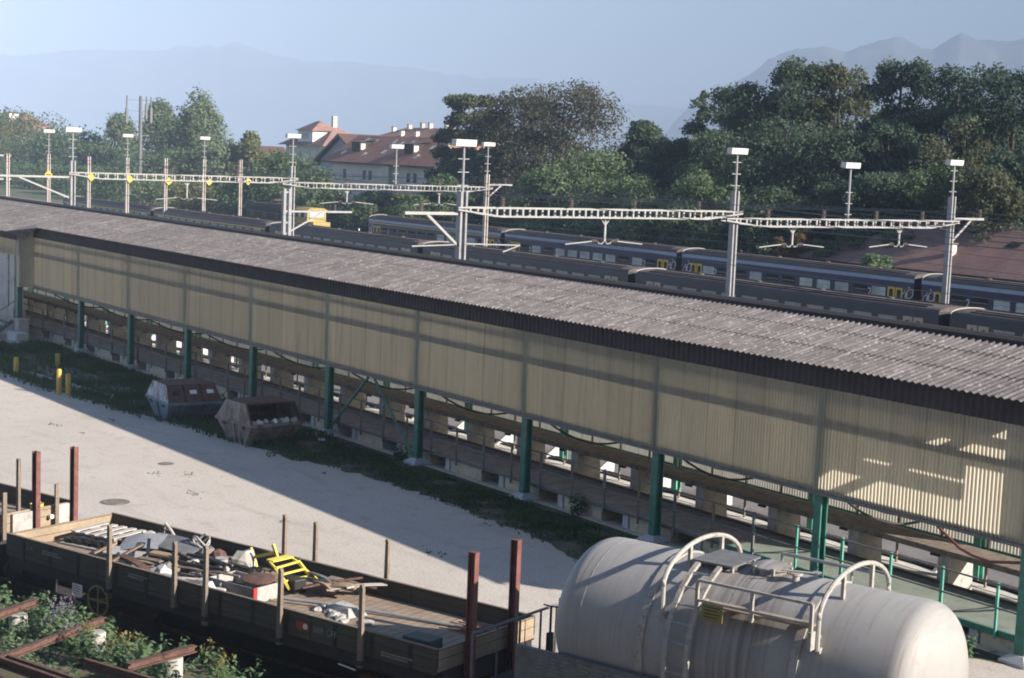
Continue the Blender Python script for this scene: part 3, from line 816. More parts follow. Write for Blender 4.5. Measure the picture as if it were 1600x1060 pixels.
# ================================================================== TRAINS
CL = 23.9
def side_profile(z0, ze, zt, hw, n=9):
    """half-profile of a coach body cross-section, roof as an arc from eave to crown"""
    roof = []
    for i in range(n + 1):
        a = math.pi * i / n
        roof.append((hw * math.cos(a), ze + (zt - ze) * math.sin(a) ** 0.8))
    return roof
def rounded(cx, z, w, h, y0, y1, r=0.08):
    pts = []
    for sx, sz, a0 in ((1, 1, 0), (-1, 1, 90), (-1, -1, 180), (1, -1, 270)):
        for k in range(4):
            a = rad(a0 + 30 * k)
            pts.append((cx + sx * (w / 2 - r) + r * math.cos(a), z + sz * (h / 2 - r) + r * math.sin(a)))
    return pts
def logo_parts(x, mirror=False):
    b = MB(); y = -1.44
    def ring(cx, cz, rx, rz, a0=0, a1=360, n=18, tilt=0.25):
        b.tube([(x + cx + rx * math.cos(rad(a0 + (a1 - a0) * i / n)) + tilt * rz * math.sin(rad(a0 + (a1 - a0) * i / n)), y, cz + rz * math.sin(rad(a0 + (a1 - a0) * i / n))) for i in range(n + 1)], 0.035, 5)
    ring(0.28, 2.45, 0.28, 0.33); ring(-0.22, 2.25, 0.2, 0.26); ring(-0.30, 1.78, 0.2, 0.24, 90, 430)
    ring(-0.02, 2.35, 0.08, 0.16); b.tube([(x - 0.02, y, 2.5), (x - 0.12, y, 2.0), (x - 0.35, y, 1.55)], 0.035, 5)
    b.tube([(x + 0.16, y, 2.86), (x + 0.2, y, 2.93)], 0.05, 6); b.tube([(x - 0.16, y, 2.60), (x - 0.12, y, 2.66)], 0.05, 6)
    return b
def make_coach(style, label, loc, yellow=False):
    t = thing('railway_coach', label, 'train coach', loc, 0, 'coaches of the parked trains')
    L = CL / 2; hw = 1.42; ze = 3.50
    rear = style == 'rear'
    zt = 3.90 if rear else 3.78
    roof = side_profile(0, ze, zt, hw)
    b = MB()
    poly = [(-hw, 0.95), (hw, 0.95), (hw + 0.0, 2.0)] + [(hw, ze - 0.002)] + [(-hw, ze - 0.002)] + [(-hw, 2.0)]
    b.prism(poly, -L, L, 'x')
    b.build('body', M['coach_blue'] if rear else M['coach_green'], t)
    # roof shell with rolled-down ends
    b = MB()
    b.prism(roof, -L + 0.45, L - 0.45, 'x')
    b.build('roof', M['coach_roof'], t, smooth=True)
    for sx in (-1, 1):
        b = MB(); b.prism([(y * 1.004, (z - ze) * 0.97 + ze + 0.012) for y, z in roof], sx * (L - 0.45), sx * (L - 0.01), 'x'); e = b.build('roof_end', M['coach_roof'], t, smooth=True)
    # bright edge where the roof ends
    b = MB(); b.tube([(-L + 0.03, y * 1.005, z + 0.01) for y, z in roof], 0.04, 6); b.build('roof_rim', M['coach_rim'], t)
    b = MB()
    for i in (2, 3, 4, 6, 7):
        y, z = roof[i]; b.box(-L + 1.0, L - 1.0, y - 0.03, y + 0.03, z - 0.02, z + 0.045)
    b.build('roof_rib', M['dark_steel'], t)
    for x in (-7.5, -2.5, 2.5, 7.5):
        b = MB(); b.lathe([(0.2, zt - 0.08), (0.2, zt + 0.06), (0.12, zt + 0.09)], 10, (x, 0.0, 0)); b.build('roof_vent', M['coach_roof'], t)
    # upper side: pale band (rear train) or curved-in navy cantrail (front train)
    if rear:
        b = MB(); b.box(-L, L, -hw - 0.012, -hw + 0.01, 3.22, 3.48); b.build('side_band', M['coach_band'], t)
    else:
        b = MB(); b.box(-L, L, -hw - 0.012, -hw + 0.01, 3.16, 3.50); b.build('side_band', M['coach_navy'], t)
    if yellow:
        z = 3.06 if rear else 3.10
        b = MB(); b.box(-L + 0.2, L - 0.2, -hw - 0.014, -hw, z, z + 0.07); b.build('class_stripe', M['door_yellow'], t)
    y = -hw - 0.012
    rnd = random.Random(int(abs(loc[0]) * 7))
    if rear:
        ws = [-7.0 + 1.76 * k for k in range(9)]
        for x in ws + [-8.75, 8.8]:
            b = MB(); b.prism(rounded(x, 2.28, 1.28, 0.86, 0, 0), y, y + 0.03, 'y'); w = b.build('window', M['glass'] if rnd.random() < 0.45 else M['glass_pale'], t)
            b = MB(); b.box(x - 0.6, x + 0.6, y - 0.006, y - 0.001, 2.38, 2.42); b.build('glazing_bar', M['galv'], w)
        for x in (-10.55, -9.85, 9.95, 10.65):
            b = MB(); b.box(x - 0.31, x + 0.31, y, y + 0.03, 1.15, 2.82); d = b.build('door', M['door_yellow'], t)
            b = MB(); b.prism(rounded(x, 2.12, 0.36, 1.1, 0, 0, 0.12), y - 0.006, y + 0.01, 'y'); b.build('door_window', M['glass'], d)
        logo_parts(-11.3).build('emblem', M['ink_white'], t)
        logo_parts(11.35).build('emblem', M['ink_white'], t)
        for x in (-7.95, 8.0): text_mesh('class_number', '2' if not yellow else '1', 0.75, M['ink_white'], t, (x - 0.2, y - 0.002, 2.05), (rad(90), 0, 0))
        for x in (-11.85, 11.7): 
            b = MB(); b.box(x - 0.09, x + 0.09, y - 0.004, y, 2.45, 2.65); b.build('lamp', M['red_panel'], t)
    else:
        for k in range(11):
            x = -8.6 + 1.72 * k
            b = MB(); b.prism(rounded(x, 2.56, 1.2, 0.9, 0, 0), y, y + 0.03, 'y'); w = b.build('window', M['glass'] if rnd.random() < 0.3 else M['glass_pale'], t)
            b = MB(); b.prism(rounded(x, 2.97, 1.26, 0.14, 0, 0, 0.05), y - 0.014, y - 0.002, 'y'); b.build('window_frame', M['galv'], w)
        for x in (-10.55, -9.85, 9.95, 10.65):
            b = MB(); b.box(x - 0.31, x + 0.31, y, y + 0.03, 1.0, 3.12); d = b.build('door', M['door_cream'], t)
            b = MB(); b.prism(rounded(x, 2.76, 0.28, 0.36, 0, 0, 0.13), y - 0.006, y + 0.01, 'y'); b.build('door_window', M['glass'], d)
    # far side windows, gangway, underframe and bogies
    b = MB()
    for k in range(9): b.box(-7.6 + 1.76 * k, -6.3 + 1.76 * k, hw - 0.01, hw + 0.012, 1.9, 2.7)
    b.build('window_strip', M['glass'], t)
    b = MB(); b.box(-L - 0.36, L + 0.36, -0.6, 0.6, 1.1, 3.2); b.build('gangway', M['black'], t)
    b = MB(); b.box(-L + 0.3, L - 0.3, -1.25, 1.25, 0.62, 0.95)
    for x in (-8.2, 8.2): b.box(x - 1.7, x + 1.7, -1.1, 1.1, 0.3, 0.62)
    b.build('underframe', M['dark_steel'], t)
    for x in (-9.5, -7.0, 7.0, 9.5):
        b = MB()
        for s in (-1, 1): b.lathe([(0.46, s * 0.75 - 0.06), (0.46, s * 0.75 + 0.06)], 16, (x, 0, 0.46), 'y')
        b.bar((x, -0.75, 0.46), (x, 0.75, 0.46), 0.14); b.build('wheelset', M['rust_steel'], t)
    return t
FY, FZ = 67.39, -0.40
RY, RZ = 89.36, -0.75
front = ['leftmost dark coach of the near train with a yellow line under its roof', 'near train coach with a yellow line just left of the twin catenary masts', 'near train coach behind the twin catenary masts and the yellow machine', 'near train coach directly behind the tallest middle floodlight mast', 'near train coach in front of the numbered blue coaches, between two floodlight masts', 'rightmost dark coach of the near train']
for i, l in enumerate(front):
    make_coach('front', l, (-177.45 + 24.62 * (i + 0.5) , FY, FZ), yellow=i < 2)
rearl = ['blue coach with a yellow stripe at the left end of the far train', 'second blue coach of the far train, in front of the light green bushes', 'third blue coach of the far train with yellow doors at both ends', 'rightmost blue coach of the far train, below the brown station roof']
for i, l in enumerate(rearl):
    make_coach('rear', l, (-148.55 + 24.55 * (i + 0.5), RY, RZ), yellow=i == 0)

# old brown locomotive and the yellow track machine
lo = thing('shunting_locomotive', 'old dark brown locomotive with red gear on its roof', 'locomotive', (-170.4, 89.4, RZ))
b = MB(); b.prism([(-1.4, 0.9), (1.4, 0.9), (1.4, 3.5), (1.0, 3.85), (-1.0, 3.85), (-1.4, 3.5)], -6.2, 5.6, 'x'); b.build('body', M['dark_steel'], lo)
b = MB(); b.box(-1.6, 1.6, -0.8, 0.8, 3.86, 3.95); b.tube([(-1.4, -0.7, 3.95), (0, -0.7, 4.35), (1.4, -0.7, 3.95)], 0.04); b.tube([(-1.4, 0.7, 3.95), (0, 0.7, 4.35), (1.4, 0.7, 3.95)], 0.04); b.bar((-0.2, -0.9, 4.36), (-0.2, 0.9, 4.36), 0.08); b.bar((0.2, -0.9, 4.36), (0.2, 0.9, 4.36), 0.08); b.build('pantograph', M['red_rust'], lo)
for x in (-4.6, -1.5, 1.6, 4.4):
    b = MB(); b.box(x - 0.45, x + 0.45, -1.42, -1.39, 2.3, 3.0); b.build('window', M['glass'], lo)
b = MB(); b.box(-6.3, 5.7, -1.3, 1.3, 0.5, 0.9)
for x in (-4, -1.5, 1.5, 4): b.lathe([(0.5, -0.8), (0.5, 0.8)], 16, (x, 0, 0.5), 'y')
b.build('running_gear', M['dark_steel'], lo)
M['machine_yellow'] = paint('faded_machine_yellow', (0.33, 0.25, 0.075), 0.6, 0.12, 2, (0.25, 0.18, 0.08), 0.2)
ym = thing('track_machine', 'yellow track maintenance machine with a windowed cab', 'rail vehicle', (-163.0, 89.4, RZ))
ym.scale = (0.62, 0.9, 1.0)
b = MB(); b.box(-4.0, 1.6, -1.35, 1.35, 0.9, 2.75); b.box(1.6, 3.6, -1.2, 1.2, 0.9, 2.35); b.build('body', M['machine_yellow'], ym, bevel=0.05)
b = MB(); b.prism([(-1.35, 2.75), (1.35, 2.75), (1.3, 3.6), (-1.3, 3.6)], -4.0, 1.6, 'x'); b.build('cab', M['machine_yellow'], ym, bevel=0.04)
for k in range(5):
    b = MB(); x = -3.6 + 1.05 * k; b.box(x, x + 0.78, -1.40, -1.30, 2.82, 3.38); b.build('window', M['glass'] if k % 2 else M['glass_pale'], ym)
b = MB(); b.box(1.55, 1.66, -1.0, 1.0, 2.8, 3.4); b.build('window', M['glass_pale'], ym)
b = MB(); b.prism([(-1.5, 3.6), (1.5, 3.6), (0.9, 3.85), (-0.9, 3.85)], -4.2, 1.9, 'x'); b.build('roof', M['machine_yellow'], ym)
b = MB(); b.box(-4.1, 3.7, -1.2, 1.2, 0.55, 0.9)
for x in (-2.6, 2.2): b.lathe([(0.42, -0.8), (0.42, 0.8)], 16, (x, 0, 0.45), 'y')
b.build('running_gear', M['dark_steel'], ym)

# ================================================================== OVERHEAD LINE
def gz(y): return ground_z(-100, y) + 0.02
def flood(parent, x, y, z, mat='lamp_white'):
    """lamp trough: its long bright face looks along +x"""
    b = MB(); b.prism([(x - 0.17, z - 0.13), (x + 0.17, z - 0.13), (x + 0.2, z + 0.12), (x - 0.14, z + 0.13)], 0, 1, 'x')
    b = MB(); v = []
    prof = [(-0.20, -0.12), (0.16, -0.15), (0.20, 0.13), (-0.16, 0.14)]
    b.prism([(x + a, z + c) for a, c in prof], y - 0.52, y + 0.52, 'y')
    o = b.build('lamp_trough', M[mat], parent, bevel=0.015); o.location = -Vector(parent.location)
    b = MB(); b.box(x - 0.15, x + 0.12, y - 0.50, y + 0.50, z - 0.165, z - 0.151); b.build('lens', M['glass_pale'], o)
    return o
def pw(o):
    o.location = -Vector(o.parent.location); return o
def mast(name, label, cat, x, y, ztop_main, ztop=None, w=0.30, mat='galv', group=None, lamp=True):
    t = thing(name, label, cat, (x, y, gz(y)), 0, group)
    z0 = gz(y)
    b = MB(); h = w / 2
    # two channels back to back with a gap
    b.box(x - h, x + h, y - h, y - h + 0.08, z0, ztop_main); b.box(x - h, x + h, y + h - 0.08, y + h, z0, ztop_main)
    b.box(x - 0.03, x + 0.03, y - h + 0.08, y + h - 0.08, z0, ztop_main - 0.2)
    pw(b.build('post', M[mat], t))
    b = MB(); b.box(x - 0.35, x + 0.35, y - 0.35, y + 0.35, z0 - 0.2, z0 + 0.3); pw(b.build('foundation', M['concrete'], t))
    if lamp:
        b = MB(); b.tube([(x, y, ztop_main - 0.6), (x, y, ztop - 0.1)], 0.065, 8, 0.05); pw(b.build('lamp_pole', M['galv'], t))
        for k in range(3):
            b = MB(); b.bar((x, y - 0.28, ztop_main + 0.25 + 0.55 * k), (x, y + 0.28, ztop_main + 0.25 + 0.55 * k), 0.035); pw(b.build('step_bar', M['galv'], t))
        flood(t, x, y, ztop)
    return t
def ladder_beam(label, x, ya, yb, ztop, depth=0.36, taper=2.2, name='portal_beam', step=0.66):
    t = thing(name, label, 'portal beam', (x, (ya + yb) / 2, ztop))
    for sx in (-0.22, 0.22):
        b = MB(); b.bar((x + sx, ya, ztop), (x + sx, yb, ztop), 0.05, 0.065); pw(b.build('chord', M['beam_white'], t))
        b = MB(); pts = [(ya, ztop - 0.09), (ya + taper, ztop - depth), (yb - taper, ztop - depth), (yb, ztop - 0.09)]
        for p, q in zip(pts, pts[1:]): b.bar((x + sx, p[0], p[1]), (x + sx, q[0], q[1]), 0.05, 0.065)
        pw(b.build('chord', M['beam_white'], t))
    n = int((yb - ya - 1.2) / step)
    b = MB()
    for k in range(n + 1):
        y = ya + 0.6 + (yb - ya - 1.2) * k / n
        e = min(y - ya, yb - y); d = 0.09 + (depth - 0.09) * min(1, e / taper)
        for sx in (-0.22, 0.22): b.box(x + sx - 0.03, x + sx + 0.03, y - 0.042, y + 0.042, ztop - d, ztop)
        b.bar((x - 0.22, y, ztop - 0.01), (x + 0.22, y, ztop - 0.01), 0.05)
    pw(b.build('batten', M['beam_white'], t))
    return t
def insulator(x, y, z, label):
    b = MB(); prof = []
    for k in range(5): prof += [(0.06, z + 0.09 * k), (0.12, z + 0.09 * k + 0.03), (0.06, z + 0.09 * k + 0.065)]
    b.lathe(prof, 10, (x, y, 0))
    return tag(b.build('insulator', M['insulator'], smooth=True), label, 'insulator', 'brown insulators on the overhead line beams')
def hanger(x, y, zt, zb, label, spread_=1.6):
    t = thing('wire_hanger', label, 'wire support', (x, y, zt))
    b = MB(); b.bar((x, y, zt), (x, y, zb + 0.12), 0.08); b.bar((x, y - 0.3, zt + 0.02), (x, y, zt - 0.35), 0.05); b.bar((x, y + 0.3, zt + 0.02), (x, y, zt - 0.35), 0.05); pw(b.build('drop_post', M['beam_white'], t))
    b = MB()
    for s in (-1, 1):
        b.tube([(x, y, zb + 0.15), (x, y + s * 0.14, zb), (x, y + s * 0.34, zb + 0.02), (x, y + s * 0.42, zb + 0.16)], 0.03, 6)
    pw(b.build('hook', M['galv'], t))
    b = MB()
    for s in (-1, 1):
        b.tube([(x, y + s * 0.4, zb + 0.14), (x, y + s * (0.6 + spread_), zb - 0.02)], 0.028, 6)
    pw(b.build('registration_arm', M['beam_white'], t))
    for s in (-1, 1):
        b = MB(); b.lathe([(0.05, -0.16), (0.1, -0.1), (0.05, -0.04), (0.1, 0.02), (0.05, 0.08), (0.1, 0.12), (0.05, 0.16)], 8, (x, y + s * 0.55, zb + 0.12), 'y'); pw(b.build('insulator', M['insulator'], t))
    return t
G = 'floodlight masts among the tracks'
XA, XB = -57.5, -102.3
mast('floodlight_mast', 'silver floodlight mast right behind the middle of the shed roof', 'floodlight mast', XA, 38.62, 8.6, 10.62, 0.34, group=G)
mast('floodlight_mast', 'silver floodlight mast joining the two long beams at right', 'floodlight mast', XA, 54.15, 8.9, 10.78, 0.30, group=G)
mast('floodlight_mast', 'rightmost silver floodlight mast, between the two trains', 'floodlight mast', XA, 69.75, 8.9, 10.68, 0.30, group=G)
mast('floodlight_mast', 'silver floodlight mast in front of the trees at left, right of the leftmost lamp', 'floodlight mast', XB, 38.7, 8.6, 10.56, 0.32, group=G)
mast('floodlight_mast', 'silver floodlight mast beside the twin post, left of the red roofed house', 'floodlight mast', XB, 54.45, 8.7, 10.76, 0.32, group=G)
mast('floodlight_mast', 'dull floodlight mast behind the middle mast, in front of the dark tree', 'floodlight mast', XB, 70.88, 8.5, 10.76, 0.30, mat='pole_rust', group=G)
ladder_beam('long white ladder beam from the middle mast to the right', XA, 38.3, 54.5, 7.93)
ladder_beam('white ladder beam at the far right in front of the station roof', XA, 53.5, 70.2, 7.60)
ladder_beam('white ladder beam in front of the yellow signs at left', XB, 38.4, 54.8, 7.85)
ladder_beam('white ladder beam in front of the red roofed house', XB, 53.6, 71.3, 7.55)
for x, y, z0, l in ((XA, 61.9, 7.62, 'small floodlight pole standing on the right-hand beam'), (XB, 62.85, 7.57, 'small floodlight pole standing on the beam before the red roofed house')):
    t = thing('floodlight', l, 'floodlight', (x, y, z0), 0, 'floodlights on the beams')
    b = MB(); b.tube([(x, y, z0), (x, y, 10.25)], 0.07, 8, 0.05); pw(b.build('pole', M['galv'], t))
    for k in range(3):
        b = MB(); b.bar((x, y - 0.25, z0 + 0.25 + 0.55 * k), (x, y + 0.25, z0 + 0.25 + 0.55 * k), 0.035); pw(b.build('step_bar', M['galv'], t))
    flood(t, x, y, 10.32)
# row of sign poles further left
signs = [(50.62, 8.24, None), (54.45, 8.30, 10.42), (58.33, 8.20, None), (62.14, 8.20, 10.29), (66.06, 8.28, None), (70.09, 8.27, 10.35), (74.03, 8.33, None)]
lab = ['leftmost weathered pole at the picture edge', 'weathered pole under the leftmost small floodlight', 'weathered pole left of the radio mast, right of a silver lamp mast', 'weathered pole with a floodlight just left of the radio mast', 'weathered pole just right of the radio mast', 'weathered pole with a floodlight right of the radio mast', 'rightmost weathered pole of the sign row']
for (y, z, lz), l in zip(signs, lab):
    mast('line_pole', l, 'pole', -150.0, y, z, lz, 0.30, mat='pole_rust', group='poles with yellow signs', lamp=lz is not None)
for k, (y, z) in enumerate(((54.35, 6.41), (58.48, 6.27), (62.30, 6.18), (66.29, 6.06), (70.55, 6.11), (74.78, 6.24))):
    t = thing('warning_sign', ['yellow diamond sign under the leftmost small floodlight', 'yellow diamond sign on the pole right of the silver lamp mast', 'yellow diamond sign left of the radio mast', 'yellow diamond sign just right of the radio mast', 'yellow diamond sign on the pole with a floodlight right of the radio mast', 'rightmost yellow diamond sign of the row'][k], 'sign', (-149.75, y, z), 0, 'yellow diamond signs')
    b = MB(); b.prism([(-0.38, 0), (0, -0.38), (0.38, 0), (0, 0.38)], 0.0, 0.03, 'x'); b.build('sign_face', M['sign_yellow'], t)
    b = MB(); b.box(0.031, 0.04, -0.26, 0.26, -0.06, 0.06); b.build('sign_bar', M['ink'], t)
    b = MB(); b.box(-0.1, -0.01, -0.3, 0.05, -0.04, 0.04); b.build('bracket', M['galv'], t)
b = MB(); b.bar((-150.2, 46, 8.05), (-150.2, 51.0, 8.05), 0.1, 0.14); b.bar((-150.2, 46, 5.9), (-150.2, 51.0, 5.9), 0.1, 0.14); tag(b.build('cross_arm', M['beam_white']), 'pair of white arms on the pole at the left picture edge', 'beam')
# twin short post with bracket, and the bracket on the middle mast
def bracket(label, x, y0, y1, z, zb, yb_):
    t = thing('bracket_arm', label, 'bracket arm', (x, y0, z))
    b = MB(); b.bar((x, y0, z), (x, y1, z), 0.12, 0.12); pw(b.build('arm', M['beam_white'], t))
    b = MB(); b.bar((x, y0, zb), (x, yb_, z - 0.05), 0.09, 0.1); pw(b.build('strut', M['beam_white'], t))
    return t
tp = thing('twin_post', 'thick short silver post without a lamp, left of the tracks curve', 'post', (-97, 51.25, gz(51)))
b = MB(); b.box(-97.15, -96.85, 50.98, 51.16, gz(51), 7.29); b.box(-97.15, -96.85, 51.36, 51.54, gz(51), 7.29); pw(b.build('post', M['galv'], tp))
b = MB()
for z in (1, 3, 5, 7): b.box(-97.1, -96.9, 51.16, 51.36, z, z + 0.12)
pw(b.build('batten', M['galv'], tp))
bracket('white bracket arm on the thick short post', -97, 51.0, 56.2, 5.8, 4.2, 54.0)
bracket('white bracket arm on the middle floodlight mast, pointing left', XA, 38.5, 35.8, 7.75 - 1.05 + 0.97, 6.3, 36.9)
bracket('short rusty bracket arm behind the middle mast', XB, 70.9, 73.2, 7.75, 6.7, 72.2)
bracket('white bracket arm at the right end of the beams', XA, 69.9, 72.4, 7.72, 6.5, 71.4)
bracket('white bracket arm on the silver mast at left', XB, 38.6, 31.5, 7.55, 6.2, 35.2)
for y in (40.7, 44.4, 48.0, 51.9): insulator(XA, y, 7.97, 'brown insulator on the long ladder beam right of the middle mast')
for y in (56.4, 60.2, 64.0, 67.5): insulator(XA, y, 7.64, 'brown insulator on the far right ladder beam')
for x, y, z, l in ((XA, 72.1, 7.78, 'brown insulator on the end of the rightmost bracket'), (XA, 36.6, 7.74, 'brown insulator on the bracket left of the middle mast'), (-97, 54.9, 5.86, 'brown insulator on the bracket of the thick short post'), (XB, 72.6, 7.81, 'brown insulator on the rusty bracket behind the middle mast')): insulator(x, y, z, l)
for y in (45.5, 50.3): insulator(XB, y, 7.9, 'brown insulator on the beam in front of the sign row')
for y in (58.8, 66.6): insulator(XB, y, 7.6, 'brown insulator on the beam before the red roofed house')
for x, y, zt, zb, l in ((XA, 46.35, 7.57, 6.4, 'white wire hanger under the long ladder beam'), (XA, 58.1, 7.24, 6.25, 'white wire hanger under the left half of the far right beam'), (XA, 65.8, 7.24, 6.25, 'white wire hanger before the station roof'), (XB, 46.6, 7.5, 6.25, 'white wire hanger between the yellow signs'), (XB, 58.85, 7.2, 6.15, 'left wire hanger in front of the red roofed house'), (XB, 66.65, 7.2, 6.15, 'right wire hanger in front of the red roofed house')):
    hanger(x, y, zt, zb, l)
t = thing('wire_hanger', 'registration arms on the foot of the middle floodlight mast', 'wire support', (XA, 38.6, 6.3))
b = MB(); b.tube([(XA, 38.3, 6.36), (XA, 36.2, 6.3)], 0.03, 6); b.tube([(XA, 38.9, 6.40), (XA, 41.7, 6.33), (XA, 40.8, 6.05)], 0.03, 6); pw(b.build('registration_arm', M['beam_white'], t))
def wire(y, z, r=0.014, x0=-330, x1=40):
    pts = []
    sup = [x0, -150, XB, XA, -12, x1]
    for a, c in zip(sup, sup[1:]):
        n = 10; dr = 0.35 if c - a < 60 else 1.0
        pts += [(a + (c - a) * i / n, y, z - dr * 4 * (i / n) * (1 - i / n)) for i in range(n)]
    pts.append((x1, y, z))
    b = MB(); b.tube(pts, r, 4, caps=False)
    return tag(b.build('overhead_wire', M['grey_steel']), 'thin overhead wire running above the tracks', 'wire', 'overhead wires')
for y in (40.7, 44.4, 48.0, 51.9, 56.4, 60.2, 64.0, 67.5, 72.1): wire(y, 8.4 if y < 54 else 8.08)
for y in (46.4, 58.1, 65.8): wire(y, 6.32, 0.012)

# ================================================================== WAGONS ON THE SIDING (local axes: s along the track, n across it)
R18 = rad(18)
def on_track(name, label, cat, s, n, z=0.0, group=None, turn=0.0):
    x, y = trk(s, n)
    t = thing(name, label, cat, (x, y, z), R18 + turn, group)
    t['_o'] = 0
    del t['_o']
    ORG[t.name] = (s, n, z)
    return t
ORG = {}
def lw(o):
    s, n, z = ORG[o.parent.name]; o.location = (-s, -n, -z); return o

def bogie_axles(t, ss, rw=0.46):
    for s in ss:
        b = MB()
        for n in (-0.75, 0.75): b.lathe([(rw - 0.02, n - 0.065), (rw, n + 0.0), (rw - 0.02, n + 0.065)], 20, (s, 0, rw + 0.07), 'y')
        b.bar((s, -0.9, rw + 0.07), (s, 0.9, rw + 0.07), 0.14); lw(b.build('wheelset', M['rust_steel'], t))
        for n in (-0.95, 0.95):
            b = MB(); b.box(s - 0.14, s + 0.14, n - 0.07, n + 0.07, rw - 0.1, rw + 0.25); lw(b.build('axle_box', M['dark_steel'], t))
            b = MB()
            for k in range(4): b.box(s - 0.5 + 0.06 * k, s + 0.5 - 0.06 * k, n - 0.05, n + 0.05, rw + 0.36 - 0.035 * k, rw + 0.39 - 0.035 * k)
            lw(b.build('leaf_spring', M['dark_steel'], t))
def buffers(t, s, d):
    for n in (-0.87, 0.87):
        b = MB(); b.lathe([(0.09, s), (0.09, s + d * 0.35), (0.22, s + d * 0.38), (0.23, s + d * 0.42)], 14, (0, n, 1.05), 'x'); lw(b.build('buffer', M['dark_steel'], t, smooth=True))
def flat_wagon(t, s0, s1, top, floor, hw=1.42, near_end=True):
    b = MB(); b.box(s0, s1, -hw + 0.02, hw - 0.02, floor - 0.06, floor); lw(b.build('floor', M['wagon_floor'], t))
    for sg, nm in ((-1, 'near'), (1, 'far')):
        y = sg * hw
        L = s1 - s0; nseg = 4
        for k in range(nseg):
            a = s0 + L * k / nseg + 0.01; c = s0 + L * (k + 1) / nseg - 0.01
            sb = MB(); sb.box(a, c, min(y, y - sg * 0.05), max(y, y - sg * 0.05), floor - 0.10, top)
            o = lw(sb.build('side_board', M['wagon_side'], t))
            cp = MB(); cp.box(a, c, min(y + sg * 0.006, y - sg * 0.056), max(y + sg * 0.006, y - sg * 0.056), top + 0.002, top + 0.016); lw2 = cp.build('cap_strip', M['stake'], o)
            for q in (0.2, 0.5, 0.8):
                hb = MB(); x = a + (c - a) * q; hb.box(x - 0.035, x + 0.035, min(y + sg * 0.002, y + sg * 0.018), max(y + sg * 0.002, y + sg * 0.018), floor - 0.14, top - 0.04); hb.build('hinge_strap', M['dark_steel'], o)
    for s, d in ((s0, 1), (s1, -1)):
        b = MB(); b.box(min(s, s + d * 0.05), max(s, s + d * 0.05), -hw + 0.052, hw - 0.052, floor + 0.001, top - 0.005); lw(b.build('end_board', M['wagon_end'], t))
    b = MB(); b.box(s0 + 0.1, s1 - 0.1, -hw + 0.12, -hw + 0.26, floor - 0.38, floor - 0.07); b.box(s0 + 0.1, s1 - 0.1, hw - 0.26, hw - 0.12, floor - 0.38, floor - 0.07)
    b.box(s0 - 0.02, s0 + 0.14, -1.3, 1.3, floor - 0.42, floor - 0.062); b.box(s1 - 0.14, s1 + 0.02, -1.3, 1.3, floor - 0.42, floor - 0.062)
    for k in range(7): x = s0 + 0.8 + (s1 - s0 - 1.6) * k / 6; b.box(x - 0.06, x + 0.06, -1.16, 1.16, floor - 0.35, floor - 0.065)
    lw(b.build('frame', M['dark_steel'], t))

wg = on_track('open_wagon', 'low-sided wooden goods wagon loaded with scrap in the foreground', 'goods wagon', -5.8, 0)
WT, WF = 2.0, 1.66
flat_wagon(wg, -11.6, 0.02, WT, WF)
b = MB(); b.box(-11.6, -0.1, 0.94, 0.98, 0.012, 1.27); lw(b.build('shade_board', M['dark_steel'], wg))  # dark board added to hide the lit ground seen under the wagon
bogie_axles(wg, (-9.6, -2.0)); buffers(wg, -11.7, -1); buffers(wg, 0.1, 1)
for s, z0, z1 in ((-8.25, 1.35, 2.76), (-6.37, 1.45, 2.76), (-5.52, 1.30, 2.83), (-3.58, 1.35, 2.76), (-1.63, 1.35, 2.83)):
    b = MB(); b.prism([(s - 0.05, z0), (s + 0.05, z0), (s + 0.045, z1 - 0.05), (s + 0.02, z1), (s - 0.03, z1)], -1.53, -1.46, 'y'); lw(b.build('stake', M['stake'], wg))
    b = MB(); b.box(s - 0.075, s + 0.075, -1.55, -1.436, 1.40, 1.48); lw(b.build('stake_pocket', M['dark_steel'], wg))
for s, z1 in ((-6.39, 2.81), (-5.53, 2.80), (-3.62, 2.78)):
    b = MB(); b.prism([(s - 0.05, 1.35), (s + 0.05, 1.35), (s + 0.045, z1 - 0.05), (s + 0.02, z1), (s - 0.03, z1)], 1.46, 1.53, 'y'); lw(b.build('stake', M['stake'], wg))
for n, z1 in ((-0.66, 3.56), (0.56, 3.57)):
    b = MB(); h = 0.06
    b.box(0.06, 0.085, n - h, n + h, 1.05, z1); b.box(0.185, 0.21, n - h, n + h, 1.05, z1); b.box(0.085, 0.185, n - 0.014, n + 0.014, 1.05, z1); b.box(0.055, 0.215, n - h, n + h, z1, z1 + 0.02)
    lw(b.build('end_post', M['red_rust'], wg))
b = MB(); rr = 0.30
pts = [(-8.73 + rr * math.cos(2 * math.pi * k / 24), -1.36, 1.11 + rr * math.sin(2 * math.pi * k / 24)) for k in range(25)]
b.tube(pts, 0.022, 6); b.tube([(-8.73 - rr, -1.36, 1.11), (-8.73 + rr, -1.36, 1.11)], 0.018, 6); b.tube([(-8.73, -1.36, 1.11 - rr), (-8.73, -1.36, 1.11 + rr)], 0.018, 6); b.tube([(-8.73, -1.38, 1.11), (-8.73, -1.0, 1.11)], 0.03, 6)
lw(b.build('hand_wheel', M['wheel_yellow'], wg))
b = MB(); b.box(-9.55, -9.25, -1.34, -1.325, 1.08, 1.32); p = lw(b.build('data_plate', M['white'], wg))
b = MB()
for k in range(4): b.box(-9.52, -9.32 + 0.03 * (k % 2), -1.342, -1.3405, 1.27 - 0.05 * k, 1.285 - 0.05 * k)
b.build('plate_lines', M['ink'], p)
b = MB(); b.box(-3.22, -2.90, -1.445, -1.436, 1.72, 1.86); p = lw(b.build('emblem_panel', M['red_panel'], wg))
b = MB(); b.lathe([(0.055, -1.450), (0.055, -1.446)], 14, (-2.99, 0, 1.79), 'y'); b.build('emblem', M['ink_white'], p)
